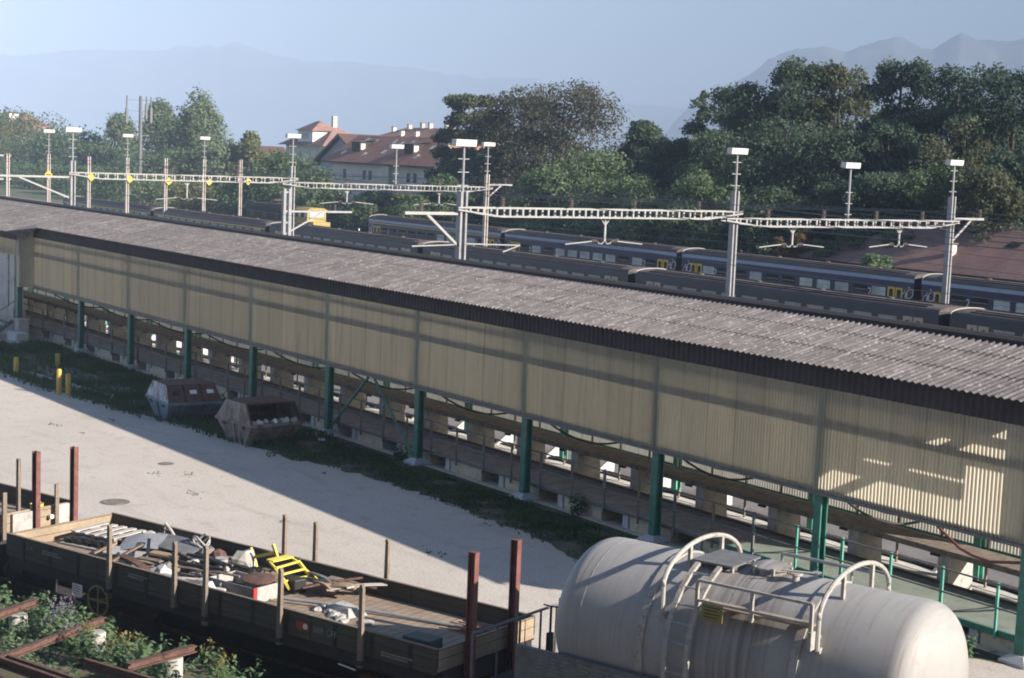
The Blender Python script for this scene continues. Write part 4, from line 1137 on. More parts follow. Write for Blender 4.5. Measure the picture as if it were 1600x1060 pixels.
o = text_mesh('lettering', 'SBB CFF', 0.165, M['ink_faded'], wg, (0, 0, 0), (rad(90), 0, 0)); o.location = (-2.80 + 5.8, -1.447, 1.735)
o = text_mesh('lettering', '21 85', 0.10, M['ink_faded'], wg, (0, 0, 0), (rad(90), 0, 0)); o.location = (-10.9 + 5.8, -1.447, 1.80)
b = MB()
for k, (a, c, z) in enumerate(((-10.4, -9.9, 1.84), (-10.4, -9.75, 1.79), (-7.75, -7.2, 1.86), (-7.75, -7.3, 1.81), (-1.2, -0.5, 1.70), (-1.2, -0.6, 1.65))): b.box(a, c, -1.446, -1.437, z, z + 0.028)
lw(b.build('chalk_marks', M['ink_faded'], wg))
b = MB(); b.bar((-2.3, -1.3, 1.23), (-1.9, -1.3, 1.20), 0.03, 0.02); lw(b.build('chalk_rail', M['white'], wg))

# end platform of the next wagon with its railing
w2 = on_track('open_wagon', 'low-sided wooden wagon cut by the left picture edge, with two red end posts', 'goods wagon', -19, 0)
flat_wagon(w2, -24.5, -12.95, 2.05, 1.66)
b = MB(); b.box(-24.3, -12.96, 0.94, 0.98, 0.012, 1.27); lw(b.build('shade_board', M['dark_steel'], w2))  # same added board, keeping the view under this wagon dark
bogie_axles(w2, (-22.5, -15.0)); buffers(w2, -12.9, 1)
for n, z1 in ((0.30, 3.36), (1.34, 3.33)):
    b = MB(); h = 0.058
    b.box(-12.93, -12.905, n - h, n + h, 1.05, z1); b.box(-12.80, -12.775, n - h, n + h, 1.05, z1); b.box(-12.905, -12.80, n - 0.014, n + 0.014, 1.05, z1)
    lw(b.build('end_post', M['red_rust'], w2))
b = MB(); b.box(-13.3, -13.22, 0.10, 0.17, 1.3, 3.15); lw(b.build('stake', M['stake'], w2))
for s, n in ((-12.86, -0.55), (-12.86, 0.85)):
    b = MB(); b.box(s, s + 0.05, n - 0.05, n + 0.05, 1.5, 2.55); lw(b.build('stake', M['stake'], w2))
b = MB(); b.box(-12.93, -12.87, -0.3, 0.22, 1.62, 2.02); lw(b.build('end_panel', M['dirty_white'], w2))
b = MB(); b.box(-12.93, -12.89, 0.95, 1.25, 1.62, 2.04); lw(b.build('end_panel', M['concrete'], w2))
b = MB(); b.lathe([(0.05, -12.90), (0.05, -12.82)], 12, (0, 0.72, 1.82), 'x'); lw(b.build('tail_disc', M['white'], w2))
by = on_track('bucket', 'small yellow bucket in the wagon at the left picture edge', 'bucket', -13.6, 0.9, 1.67)
b = MB(); b.lathe([(0.11, 0.0), (0.15, 0.28), (0.155, 0.30), (0.135, 0.30), (0.12, 0.03)], 14); b.build('pail', M['frame_yellow'], by, smooth=True)
b = MB(); b.tube([(-0.15, 0, 0.28), (-0.1, 0, 0.42), (0.1, 0, 0.42), (0.15, 0, 0.28)], 0.01, 5); b.build('handle', M['galv'], by)

# ---- the load of the wagon
def scrap(name, label, cat, s, n, z, turn=0.0, group=None): return on_track(name, label, cat, s, n, z, group, turn)
def pallet(t, mat, black=False):
    for x in (-0.54, -0.27, 0.0, 0.27, 0.54):
        b = MB(); b.box(x - 0.07, x + 0.07, -0.5, 0.5, 0.122, 0.144); b.build('deck_slat', mat, t)
    for y in (-0.43, 0, 0.43):
        b = MB(); b.box(-0.6, 0.6, y - 0.05, y + 0.05, 0.0, 0.022); b.box(-0.6, 0.6, y - 0.05, y + 0.05, 0.10, 0.121); b.build('runner', mat, t)
        for x in (-0.54, 0, 0.54):
            b = MB(); b.box(x - 0.06, x + 0.06, y - 0.05, y + 0.05, 0.023, 0.099); b.build('block', M['scrap_wood'] if not black else M['black'], t)
t = scrap('pallet', 'black plastic pallet lowest in the stack at the left end of the scrap wagon', 'pallet', -10.65, 0.30, WF, 0.15); pallet(t, M['black'], True)
t = scrap('pallet', 'grey wooden pallet on top of the black pallet in the scrap wagon', 'pallet', -10.55, 0.42, WF + 0.146, 0.12); pallet(t, M['pale_wood'])
t = scrap('pallet', 'grey wooden pallet leaning beside the pallet stack in the scrap wagon', 'pallet', -9.65, 0.75, WF, -0.1); pallet(t, M['pale_wood']); t.rotation_euler.y = 0.10
def plate(name, label, cat, s, n, z, size, rot, mat, group=None, bend=0.0):
    sx, sy, sz = size
    V = []; F = []; k = 8
    for i in range(k + 1):
        u = -sx / 2 + sx * i / k; h = bend * math.sin(math.pi * i / k)
        V += [(u, -sy / 2, h), (u, sy / 2, h), (u, sy / 2, h + sz), (u, -sy / 2, h + sz)]
    for i in range(k):
        a = 4 * i; F += [(a, a + 4, a + 5, a + 1), (a + 3, a + 2, a + 6, a + 7), (a, a + 3, a + 7, a + 4), (a + 1, a + 5, a + 6, a + 2)]
    F += [(0, 1, 2, 3), (4 * k, 4 * k + 3, 4 * k + 2, 4 * k + 1)]
    b = MB(); b.add(V, F); o = tag(b.build(name, mat), label, cat, group)
    x, y = trk(s, n); o.location = (x, y, z); o.rotation_euler = (rot[0], rot[1], R18 + rot[2]); return o
plate('steel_sheet', 'grey metal sheet lying tilted behind the second stake of the scrap wagon', 'metal sheet', -8.75, 0.62, WF + 0.26, (1.35, 0.62, 0.012), (0.20, 0.05, 0.12), M['grey_steel'], bend=0.04)
plate('steel_sheet', 'bluish metal sheet next to the pallets in the scrap wagon', 'metal sheet', -9.35, 0.30, WF + 0.24, (0.9, 0.7, 0.012), (0.22, -0.12, 0.5), M['galv'], bend=0.05)
plate('white_board', 'white board lying between pallets and metal sheets', 'board', -9.35, -0.15, WF + 0.12, (0.8, 0.45, 0.02), (0.1, 0.06, 0.4), M['dirty_white'])
plate('white_board', 'white cover plate below the black pallet', 'board', -10.5, -0.15, WF + 0.01, (1.5, 0.22, 0.03), (0, 0.0, 0.1), M['dirty_white'])
plate('timber', 'orange brown plank leaning beside the first stake in the scrap wagon', 'plank', -8.95, -0.45, WF + 0.22, (0.75, 0.1, 0.03), (0.1, -0.5, 0.9), M['scrap_wood'])
plate('timber', 'short orange plank next to the grey pallet', 'plank', -9.85, -0.25, WF + 0.12, (0.5, 0.09, 0.04), (0, -0.35, 1.2), M['scrap_wood'])
plate('timber', 'long grey channel lying along the near side of the scrap wagon', 'beam', -8.1, -0.95, WF + 0.05, (2.7, 0.17, 0.09), (0, 0.02, 0.03), M['grey_steel'])
plate('timber', 'brown board under the metal sheet in the scrap wagon', 'plank', -8.35, 0.25, WF + 0.12, (1.0, 0.22, 0.05), (0, 0.05, 0.3), M['scrap_wood'])
plate('white_trim', 'bent white strip running along the near side beside the rods', 'strip', -6.7, -1.02, WF + 0.16, (1.5, 0.10, 0.03), (0, 0.06, -0.05), M['dirty_white'], bend=0.03)
plate('white_trim', 'thin white strip at the near side in front of the rods', 'strip', -6.9, -1.22, WF + 0.16, (1.1, 0.05, 0.03), (0, 0.04, 0.0), M['dirty_white'])
plate('dark_bar', 'black bar lying across the bluish sheet', 'bar', -8.75, -0.05, WF + 0.30, (0.9, 0.07, 0.05), (0, 0.1, -0.75), M['black'])
def lump(name, label, cat, s, n, z, size, mat, seed, group=None, flat=0.6):
    rnd = random.Random(seed); import bmesh
    bm = bmesh.new(); bmesh.ops.create_icosphere(bm, subdivisions=2, radius=1)
    for v in bm.verts:
        k = 1 + rnd.uniform(-0.22, 0.22); v.co = Vector((v.co.x * size[0] * k, v.co.y * size[1] * k, max(-0.35, v.co.z) * size[2] * k))
    me = bpy.data.meshes.new(name); bm.to_mesh(me); bm.free(); me.materials.append(mat)
    o = bpy.data.objects.new(name, me); COL.objects.link(o); x, y = trk(s, n); o.location = (x, y, z + 0.3 * size[2]); o.rotation_euler = (0, 0, rnd.uniform(0, 6))
    return tag(o, label, cat, group)
lump('concrete_chunk', 'jagged pale concrete chunk near the near side of the scrap wagon', 'rubble', -7.38, -0.92, WF, (0.24, 0.16, 0.30), M['white_conc'], 3)
lump('concrete_chunk', 'pale pointed concrete piece before the third stake', 'rubble', -5.95, -1.05, WF, (0.18, 0.14, 0.26), M['white_conc'], 4)
lump('stone_block', 'large reddish grey stone at the far side of the scrap wagon', 'stone', -6.75, 0.75, WF + 0.05, (0.32, 0.26, 0.34), M['concrete'], 5)
lump('stone_block', 'brown stone left of the large grey stone', 'stone', -7.5, 0.75, WF, (0.22, 0.18, 0.26), M['rust_steel'], 6)
lump('stone_block', 'brown lump behind the second stake', 'stone', -7.95, 0.85, WF, (0.26, 0.2, 0.26), M['slab'], 7)
lump('stone_block', 'small brown stone by the end of the grey channel', 'stone', -7.75, -0.25, WF, (0.16, 0.13, 0.25), M['slab'], 8)
# coil of white cable, and the bent white tube
b = MB()
for k in range(3): b.tube([(0.22 * math.cos(a + k), 0.16 * math.sin(a + k), 0.1 + 0.10 * math.sin(2 * a + k) + 0.04 * k) for a in np.linspace(0, 5.2, 16)], 0.02, 5)
o = tag(b.build('cable_coil', M['dirty_white']), 'tangled white cable at the far side of the scrap wagon', 'cable'); o.location = (*trk(-8.25, 0.95), WF + 0.22)
b = MB(); b.tube([(-0.2, 0, 0), (-0.12, 0, 0.3), (-0.02, 0, 0.42), (0.08, 0, 0.3), (0.2, 0.02, 0.02)], 0.03, 6); b.tube([(-0.12, 0, 0.26), (0.1, 0, 0.26)], 0.02, 6)
o = tag(b.build('bent_tube', M['dirty_white'], smooth=True), 'bent white tube frame behind the metal sheets', 'tube'); o.location = (*trk(-9.35, 1.1), WF + 0.15); o.rotation_euler = (0.3, 0, R18)
b = MB(); b.lathe([(0.11, 0.0), (0.12, 0.2), (0.14, 0.22), (0.10, 0.22)], 12); o = tag(b.build('bucket', M['dirty_white'], smooth=True), 'small white bucket between the rods and the large stone', 'bucket'); o.location = (*trk(-7.0, 0.35), WF + 0.12)
rnd = random.Random(11)
for k in range(16):
    s = rnd.uniform(-7.5, -5.9); n = rnd.uniform(-0.85, 0.6); L = rnd.uniform(0.8, 1.9); a = rnd.uniform(-0.35, 0.25)
    b = MB(); b.tube([(-L / 2, 0, 0), (0, 0, rnd.uniform(-0.03, 0.05)), (L / 2, 0, 0)], rnd.uniform(0.02, 0.045), 6)
    o = tag(b.build('steel_rod', [M['dark_steel'], M['grey_steel'], M['black'], M['slab']][k % 4]), 'steel rod in the dark heap in the middle of the scrap wagon', 'rod', 'steel rods heaped in the scrap wagon')
    o.location = (*trk(s, n), WF + 0.05 + 0.02 * k); o.rotation_euler = (0, rnd.uniform(-0.06, 0.06), R18 + a)
for k, (s, n, sz, l) in enumerate(((-6.2, -0.75, 0.26, 'grey block beside the third stake'), (-5.75, -0.95, 0.2, 'pale block at the near side before the white box'), (-5.1, 0.45, 0.28, 'dark rounded box under the yellow frame'), (-4.55, 0.75, 0.26, 'brown box right of the yellow frame'))):
    b = MB(); b.box(-sz * 0.8, sz * 0.8, -sz * 0.5, sz * 0.5, 0, sz); o = tag(b.build('box', [M['concrete'], M['white_conc'], M['black'], M['slab']][k], bevel=0.02), l + ' in the scrap wagon', 'box'); o.location = (*trk(s, n), WF + 0.0); o.rotation_euler = (0, 0, R18 + [0.2, 0.5, -0.2, 0.1][k])
JUNK = [('timber', 'pale_wood', 'plank'), ('timber', 'scrap_wood', 'plank'), ('metal_strip', 'grey_steel', 'strip'), ('metal_strip', 'rust_steel', 'strip'), ('timber', 'slab', 'plank'), ('plastic_sheet', 'black', 'sheet')]
for k in range(34):
    r_ = random.Random(300 + k); nm, mt, ct = JUNK[k % 6]
    s_ = r_.uniform(-9.3, -5.7) if k < 24 else r_.uniform(-5.0, -3.8); n_ = r_.uniform(-1.05, 1.05) if k < 24 else r_.uniform(0.5, 1.15)
    L = r_.uniform(0.35, 1.25)
    plate(nm, 'loose scrap piece in the heap filling the middle of the scrap wagon', ct, s_, n_, WF + 0.05 + 0.006 * k, (L, r_.uniform(0.06, 0.24), r_.uniform(0.015, 0.05)), (r_.uniform(-0.25, 0.25), r_.uniform(-0.16, 0.16), r_.uniform(-1.2, 1.2) if k % 3 == 0 else r_.uniform(-0.35, 0.35)), M[mt], 'loose scrap pieces in the wagon', r_.uniform(0, 0.05))
for k in range(10):
    r_ = random.Random(340 + k); lump('scrap_lump', 'dark lump in the scrap heap of the wagon', 'scrap', r_.uniform(-8.6, -5.9), r_.uniform(-0.7, 1.05), WF, (r_.uniform(0.1, 0.24), r_.uniform(0.08, 0.18), r_.uniform(0.1, 0.22)), M[('slab', 'dark_steel', 'rust_steel', 'concrete')[k % 4]], 350 + k, 'lumps in the scrap heap')
# pale crate of rubble with a round lid
cr = scrap('crate', 'flat white and grey crate of rubble with a red corner in the scrap wagon', 'crate', -5.55, -0.45, WF + 0.02)
for nm, (x0, x1, y0, y1), m in (('side_panel', (-0.62, 0.62, -0.36, -0.33), 'grey_steel'), ('side_panel', (-0.62, 0.62, 0.33, 0.36), 'dirty_white'), ('side_panel', (0.59, 0.62, -0.33, 0.33), 'dirty_white'), ('side_panel', (-0.62, -0.59, -0.33, 0.33), 'dirty_white'), ('floor_panel', (-0.59, 0.59, -0.33, 0.33), 'slab')):
    b = MB(); b.box(x0, x1, y0, y1, 0.0, 0.30 if nm == 'side_panel' else 0.03); b.build(nm, M[m], cr)
b = MB(); b.box(0.60, 0.63, -0.37, -0.27, 0.0, 0.31); b.build('corner_strip', M['red_panel'], cr)
for k in range(9):
    lump('rubble_piece', 'piece of rubble inside the flat white crate', 'rubble', -5.95 + 0.11 * k, -0.5 + 0.15 * ((k * 7) % 3 - 1), WF + 0.05, (0.08, 0.07, 0.10), M['slab' if k % 3 else 'white_conc'], 20 + k, 'rubble in the flat crate')
b = MB(); b.lathe([(0.30, 0.0), (0.33, 0.02), (0.33, 0.05), (0.28, 0.07), (0.05, 0.06)], 24); o = tag(b.build('round_lid', M['rust_steel'], smooth=True), 'rusty round lid lying on the white crate', 'lid'); o.location = (*trk(-5.32, -0.30), WF + 0.32); o.rotation_euler = (0.05, 0.05, 0)
# yellow tubular frames
yf = scrap('guard_barrier', 'yellow H-shaped steel barrier standing in the scrap wagon', 'frame', -6.2, 0.8, 1.86)
for a, c in (((-6.66, 0.8, 2.19), (-6.47, 0.8, 1.80)), ((-6.03, 0.8, 2.37), (-5.86, 0.8, 2.05)), ((-6.55, 0.8, 2.02), (-5.94, 0.8, 2.22))):
    b = MB(); b.bar(a, c, 0.045, 0.06); lw(b.build('tube', M['frame_yellow'], yf))
yl = scrap('scrap_ladder', 'yellow stepped frame leaning in the scrap wagon', 'ladder', -5.2, 0.5, 1.7)
A, B_, C_, D_ = Vector((-5.28, 0.12, 2.16)), Vector((-5.33, 0.80, 2.16)), Vector((-5.04, 0.28, 1.74)), Vector((-4.90, 0.90, 1.74))
for p, q in ((A, C_), (B_, D_)):
    b = MB(); b.bar(p, q, 0.05, 0.05); lw(b.build('stringer', M['frame_yellow'], yl))
for f in (0.02, 0.33, 0.62, 0.97):
    b = MB(); b.bar(A.lerp(C_, f), B_.lerp(D_, f), 0.05, 0.03); lw(b.build('rung', M['frame_yellow'], yl))
b = MB(); b.bar((-5.62, 0.3, 2.2), (-5.60, 0.85, 2.2), 0.2, 0.03); lw(b.build('top_step', M['frame_yellow'], yl))
b = MB(); b.bar((-5.62, 0.3, 2.18), (-5.28, 0.12, 2.14), 0.04); b.bar((-5.6, 0.85, 2.18), (-5.33, 0.80, 2.14), 0.04); b.bar((-5.6, 0.86, 2.18), (-4.8, 1.02, 1.72), 0.035); lw(b.build('side_rail', M['frame_yellow'], yl))
b = MB(); b.tube([(-4.75, -0.35, 1.76), (-4.0, -0.05, 1.75), (-3.2, 0.25, 1.73), (-2.3, 0.5, 1.71), (-1.2, 0.75, 1.70), (-0.25, 1.05, 1.72)], 0.032, 8)
o = b.build('long_pipe', M['galv'], smooth=True); o.location = (TB[0], TB[1], 0); o.rotation_euler = (0, 0, R18); tag(o, 'long grey pipe lying bent along the floor of the scrap wagon', 'pipe')
for k in range(12):
    r_ = random.Random(40 + k); lump('broken_slab', 'broken piece of grey slab on the right half of the wagon floor', 'rubble', -3.4 + r_.uniform(-0.55, 0.95), -0.15 + r_.uniform(-0.28, 0.3), WF, (r_.uniform(0.09, 0.2), r_.uniform(0.07, 0.14), 0.06), M['concrete'], 60 + k, 'broken slab pieces on the wagon floor')
b = MB()
V = []
b.add([(-0.35, -0.2, 0), (0.3, -0.24, 0), (0.38, 0.2, 0.0), (-0.3, 0.22, 0), (-0.3, -0.12, 0.12), (0.2, -0.15, 0.16), (0.26, 0.14, 0.13), (-0.2, 0.15, 0.18)], [(0, 1, 5, 4), (1, 2, 6, 5), (2, 3, 7, 6), (3, 0, 4, 7), (4, 5, 6, 7)])
o = tag(b.build('broken_slab', M['concrete']), 'largest grey slab of the rubble heap on the wagon floor', 'rubble'); o.location = (*trk(-3.35, 0.02), WF); o.rotation_euler = (0, 0, R18)
for k in range(9):
    r_ = random.Random(70 + k); b = MB(); L = r_.uniform(0.9, 1.3); b.tube([(-L / 2, 0, 0), (0, r_.uniform(-0.03, 0.03), 0.02), (L / 2, 0, r_.uniform(0, 0.12))], 0.014, 5)
    o = tag(b.build('rusty_bar', M['red_rust']), 'rusty reinforcing bar at the right end of the wagon', 'bar', 'rusty reinforcing bars'); o.location = (*trk(-0.75 + r_.uniform(-0.1, 0.1), 0.55 + 0.05 * k), WF + 0.03 + 0.008 * k); o.rotation_euler = (0, 0, R18 + r_.uniform(-0.15, 0.15))
b = MB(); b.box(-0.3, 0.3, -0.2, 0.2, 0, 0.26); o = tag(b.build('chest', M['chest_green'], bevel=0.02), 'dull green box in the near right corner of the scrap wagon', 'box'); o.location = (*trk(-0.85, -0.75), WF); o.rotation_euler = (0, 0, R18)
lump('moss_clump', 'yellow green plant growing in the near right corner of the wagon', 'plant', -0.35, -0.7, WF, (0.2, 0.12, 0.12), LEAF['yellow'], 91)
b = MB(); b.box(-0.45, 0.45, -0.02, 0.02, 0.0, 0.02); o = tag(b.build('timber_lath', M['pale_wood']), 'pale lath on the wagon floor in front of the rubble', 'lath'); o.location = (*trk(-2.6, -0.85), WF + 0.002); o.rotation_euler = (0, 0, R18 + 0.05)

# ---- tank wagon
tk = on_track('tank_wagon', 'large white tank wagon with a ladder and two hoops in the right foreground', 'tank wagon', 5.2, 0)
TZ, TR, T0, T1 = 2.824, 1.298, 2.51, 7.88
prof = []
for k in range(13):
    a = math.pi / 2 * k / 12; prof.append((max(0.02, TR * math.sin(a) ** 0.55), T0 - 0.485 * math.cos(a)))
for k in range(1, 8): prof.append((TR, T0 + (T1 - T0) * k / 8))
for k in range(13):
    a = math.pi / 2 * (1 - k / 12); prof.append((max(0.02, TR * math.sin(a) ** 0.55), T1 + 0.485 * math.cos(a)))
b = MB(); b.lathe(prof, 72, (0, 0, TZ), 'x'); o = lw(b.build('tank', M['tank'], tk))
o.data.polygons.foreach_set('use_smooth', [True] * len(o.data.polygons))
def ring_band(s, w, r0, r1, a0, a1, n=40):
    b = MB(); V = []; F = []
    for i in range(n + 1):
        a = rad(a0 + (a1 - a0) * i / n)
        for ss, rr_ in ((s, r0), (s + w, r0), (s + w, r1), (s, r1)): V.append((ss, rr_ * math.cos(a), TZ + rr_ * math.sin(a)))
    for i in range(n):
        a = 4 * i
        for j in range(4): F.append((a + j, a + (j + 1) % 4, a + 4 + (j + 1) % 4, a + 4 + j))
    F += [(3, 2, 1, 0), (4 * n, 4 * n + 1, 4 * n + 2, 4 * n + 3)]
    b.add(V, F); return b
for s in (3.82, 6.42): lw(ring_band(s, 0.13, TR - 0.01, TR + 0.028, -50, 230).build('strap', M['tank_trim'], tk))
for s in (2.72, 5.2): lw(ring_band(s, 0.012, TR - 0.005, TR + 0.004, -60, 240).build('weld_seam', M['tank'], tk))
for s, top in ((4.22, 4.44), (6.82, 4.46)):
    pts = [(s, -1.22, 3.42), (s, -1.22, 3.88)]
    for k in range(1, 20):
        a = math.pi * (1 - k / 20); pts.append((s, 1.22 * math.cos(a), 3.88 + (top - 3.88) * math.sin(a)))
    pts += [(s, 1.22, 3.88), (s, 1.22, 3.42)]
    b = MB()
    for p, q in zip(pts, pts[1:]): b.bar(p, q, 0.045, 0.10, up=(1, 0, 0))
    b = MB(); b.tube(pts, 0.038, 8); lw(b.build('hoop', M['tank_trim'], tk, smooth=True))
    for n in (-0.45, 0.55):
        b = MB(); b.bar((s, n, TZ + math.sqrt(TR ** 2 - n ** 2) - 0.02), (s, n, 3.88 + (top - 3.88) * math.sqrt(1 - (n / 1.22) ** 2)), 0.07, 0.05); lw(b.build('hoop_bracket', M['tank_trim'], tk))
    for n in (-1.22, 1.22):
        b = MB(); b.bar((s, n, 3.42), (s, n * 0.9, 3.42), 0.08, 0.08); lw(b.build('hoop_bracket', M['tank_trim'], tk))
# ladder curving up the near side on to the platform
lr = TR + 0.13
def on_tank(a, r): return (r * math.cos(rad(a)), TZ + r * math.sin(rad(a)))
for s in (4.42, 4.80):
    b = MB(); pts = [(s, -lr, 1.7), (s, -lr, 2.6)] + [(s, *on_tank(a, lr)) for a in np.linspace(172, 112, 10)]
    for p, q in zip(pts, pts[1:]): b.bar(p, q, 0.055, 0.075, up=(1, 0, 0))
    lw(b.build('ladder_rail', M['tank_trim'], tk))
for k, (n, z) in enumerate([(-lr, 1.8), (-lr, 2.08), (-lr, 2.36), (-lr, 2.64)] + [on_tank(a, lr) for a in (169, 157, 145, 133, 121)]):
    b = MB(); b.tube([(4.44, n, z), (4.78, n, z)], 0.016, 6); lw(b.build('rung', M['galv'], tk))
b = MB(); b.box(4.30, 5.0, -0.50, 0.42, 4.16, 4.19); lw(b.build('platform', M['grey_steel'], tk))
b = MB()
for n in (-0.4, 0.3): b.box(4.35, 4.4, n, n + 0.05, 4.0, 4.16); b.box(4.9, 4.95, n, n + 0.05, 4.0, 4.16)
lw(b.build('platform_bracket', M['tank_trim'], tk))
b = MB(); b.lathe([(0.27, 4.0), (0.27, 4.17), (0.32, 4.175), (0.32, 4.205), (0.22, 4.24), (0.08, 4.255)], 28, (5.42, 0.0, 0)); d = lw(b.build('dome', M['tank'], tk, smooth=True))
for k in range(6):
    a = 2 * math.pi * k / 6; b = MB(); b.box(5.42 + 0.32 * math.cos(a) - 0.02, 5.42 + 0.32 * math.cos(a) + 0.02, 0.32 * math.sin(a) - 0.02, 0.32 * math.sin(a) + 0.02, 4.10, 4.225); b.build('lid_clamp', M['tank_trim'], d)
b = MB(); b.lathe([(0.055, 4.0), (0.055, 4.2), (0.1, 4.2), (0.1, 4.23)], 14, (5.95, -0.25, 0)); lw(b.build('valve', M['tank_trim'], tk))
b = MB(); b.tube([(5.75, -0.35, 4.26), (6.2, -0.1, 4.24)], 0.015, 6); b.lathe([(0.07, 4.21), (0.07, 4.25)], 12, (6.2, -0.05, 0)); lw(b.build('valve_wheel', M['galv'], tk))
b = MB(); b.tube([(5.2, 0.75, 3.9), (5.2, 0.75, 4.22), (6.75, 0.75, 4.2), (6.75, 0.75, 3.9)], 0.03, 6); b.tube([(5.2, 0.75, 3.9), (5.2, 0.75, 4.22)], 0.02, 6); b.tube([(6.4, 0.75, 3.9), (6.4, 0.75, 4.22)], 0.02, 6); lw(b.build('vent_pipe', M['galv'], tk))
# railing frame on the near side
for z in (4.12, 3.82):
    b = MB(); b.bar((4.88, -1.34, z), (6.76, -1.34, z), 0.04, 0.04); lw(b.build('guard_rail', M['tank_trim'], tk))
for s, z0 in ((4.88, 3.72), (5.80, 3.66), (6.76, 3.55)):
    b = MB(); b.bar((s, -1.34, z0), (s, -1.34, 4.12), 0.05, 0.05); b.bar((s, -1.34, z0 + 0.03), (s, -1.02, z0 + 0.03), 0.06, 0.05); lw(b.build('guard_post', M['tank_trim'], tk))
b = MB(); b.box(6.74, 6.80, -1.40, -1.10, 3.45, 3.72); lw(b.build('guard_foot', M['tank_trim'], tk))
b = MB(); b.box(4.95, 6.7, -1.28, -1.0, 3.735, 3.76); lw(b.build('foot_board', M['scrap_wood'], tk))
b = MB(); b.box(4.98, 5.34, -1.375, -1.362, 3.55, 3.80); p = lw(b.build('notice_plate', M['plate_yellow'], tk))
b = MB()
for k in range(4): b.box(5.02, 5.30 - 0.04 * (k % 2), -1.378, -1.3755, 3.75 - 0.05 * k, 3.765 - 0.05 * k)
b.build('notice_lines', M['ink'], p)
# frame, side plate with lettering, end platform and its railing
b = MB(); b.box(1.6, 9.0, -1.38, -1.30, 1.1, 2.44); lw(b.build('side_plate', M['grey_steel'], tk))
b = MB()
rnd = random.Random(8)
for z in (2.33, 2.27, 2.21, 2.15, 2.08):
    x = 2.05
    while x < 3.6:
        L = rnd.uniform(0.10, 0.28); b.box(x, x + L, -1.386, -1.3805, z, z + 0.028); x += L + rnd.uniform(0.05, 0.12)
        if 2.6 < x < 2.75: x = 2.85
lw(b.build('lettering', M['ink_faded'], tk))
b = MB(); b.box(0.55, 9.0, 1.1, 1.25, 1.1, 1.4); b.box(0.55, 9.0, -1.25, -1.1, 1.1, 1.4); b.box(0.55, 1.9, -1.35, 1.35, 1.40, 1.46)
for s in (2.9, 7.5): b.prism([(-1.2, 1.4), (1.2, 1.4), (1.0, 2.1), (-1.0, 2.1)], s - 0.12, s + 0.12, 'x')
lw(b.build('frame', M['dark_steel'], tk))
bogie_axles(tk, (2.4, 7.6)); buffers(tk, 0.5, -1)
b = MB(); b.tube([(0.62, -1.25, 1.46), (0.62, -1.25, 2.38), (0.62, 1.2, 2.38), (0.62, 1.2, 1.46)], 0.026, 6)
for n in (-0.55, 0.1, 0.72): b.tube([(0.62, n, 1.46), (0.62, n, 2.38)], 0.02, 6)
lw(b.build('end_railing', M['grey_steel'], tk))
b = MB(); b.tube([(0.9, 0.62, 1.46), (0.9, 0.62, 2.52)], 0.022, 6); b.tube([(0.9, 0.40, 2.60), (0.9, 0.62, 2.52), (0.9, 0.86, 2.46)], 0.016, 6); b.tube([(0.9, 0.86, 2.46), (0.9, 0.88, 2.62)], 0.016, 6); b.box(0.86, 0.94, 0.56, 0.68, 1.46, 2.05); lw(b.build('brake_crank', M['dark_steel'], tk))
b = MB(); b.tube([(0.2, -0.1, 1.0), (0.15, 0.1, 0.6), (0.25, 0.3, 0.85), (0.5, 0.35, 1.1)], 0.035, 8); b.tube([(0.2, 0.35, 1.05), (0.16, 0.5, 1.55), (0.25, 0.7, 1.6), (0.5, 0.75, 1.2)], 0.03, 8); lw(b.build('brake_hose', M['black'], tk, smooth=True))

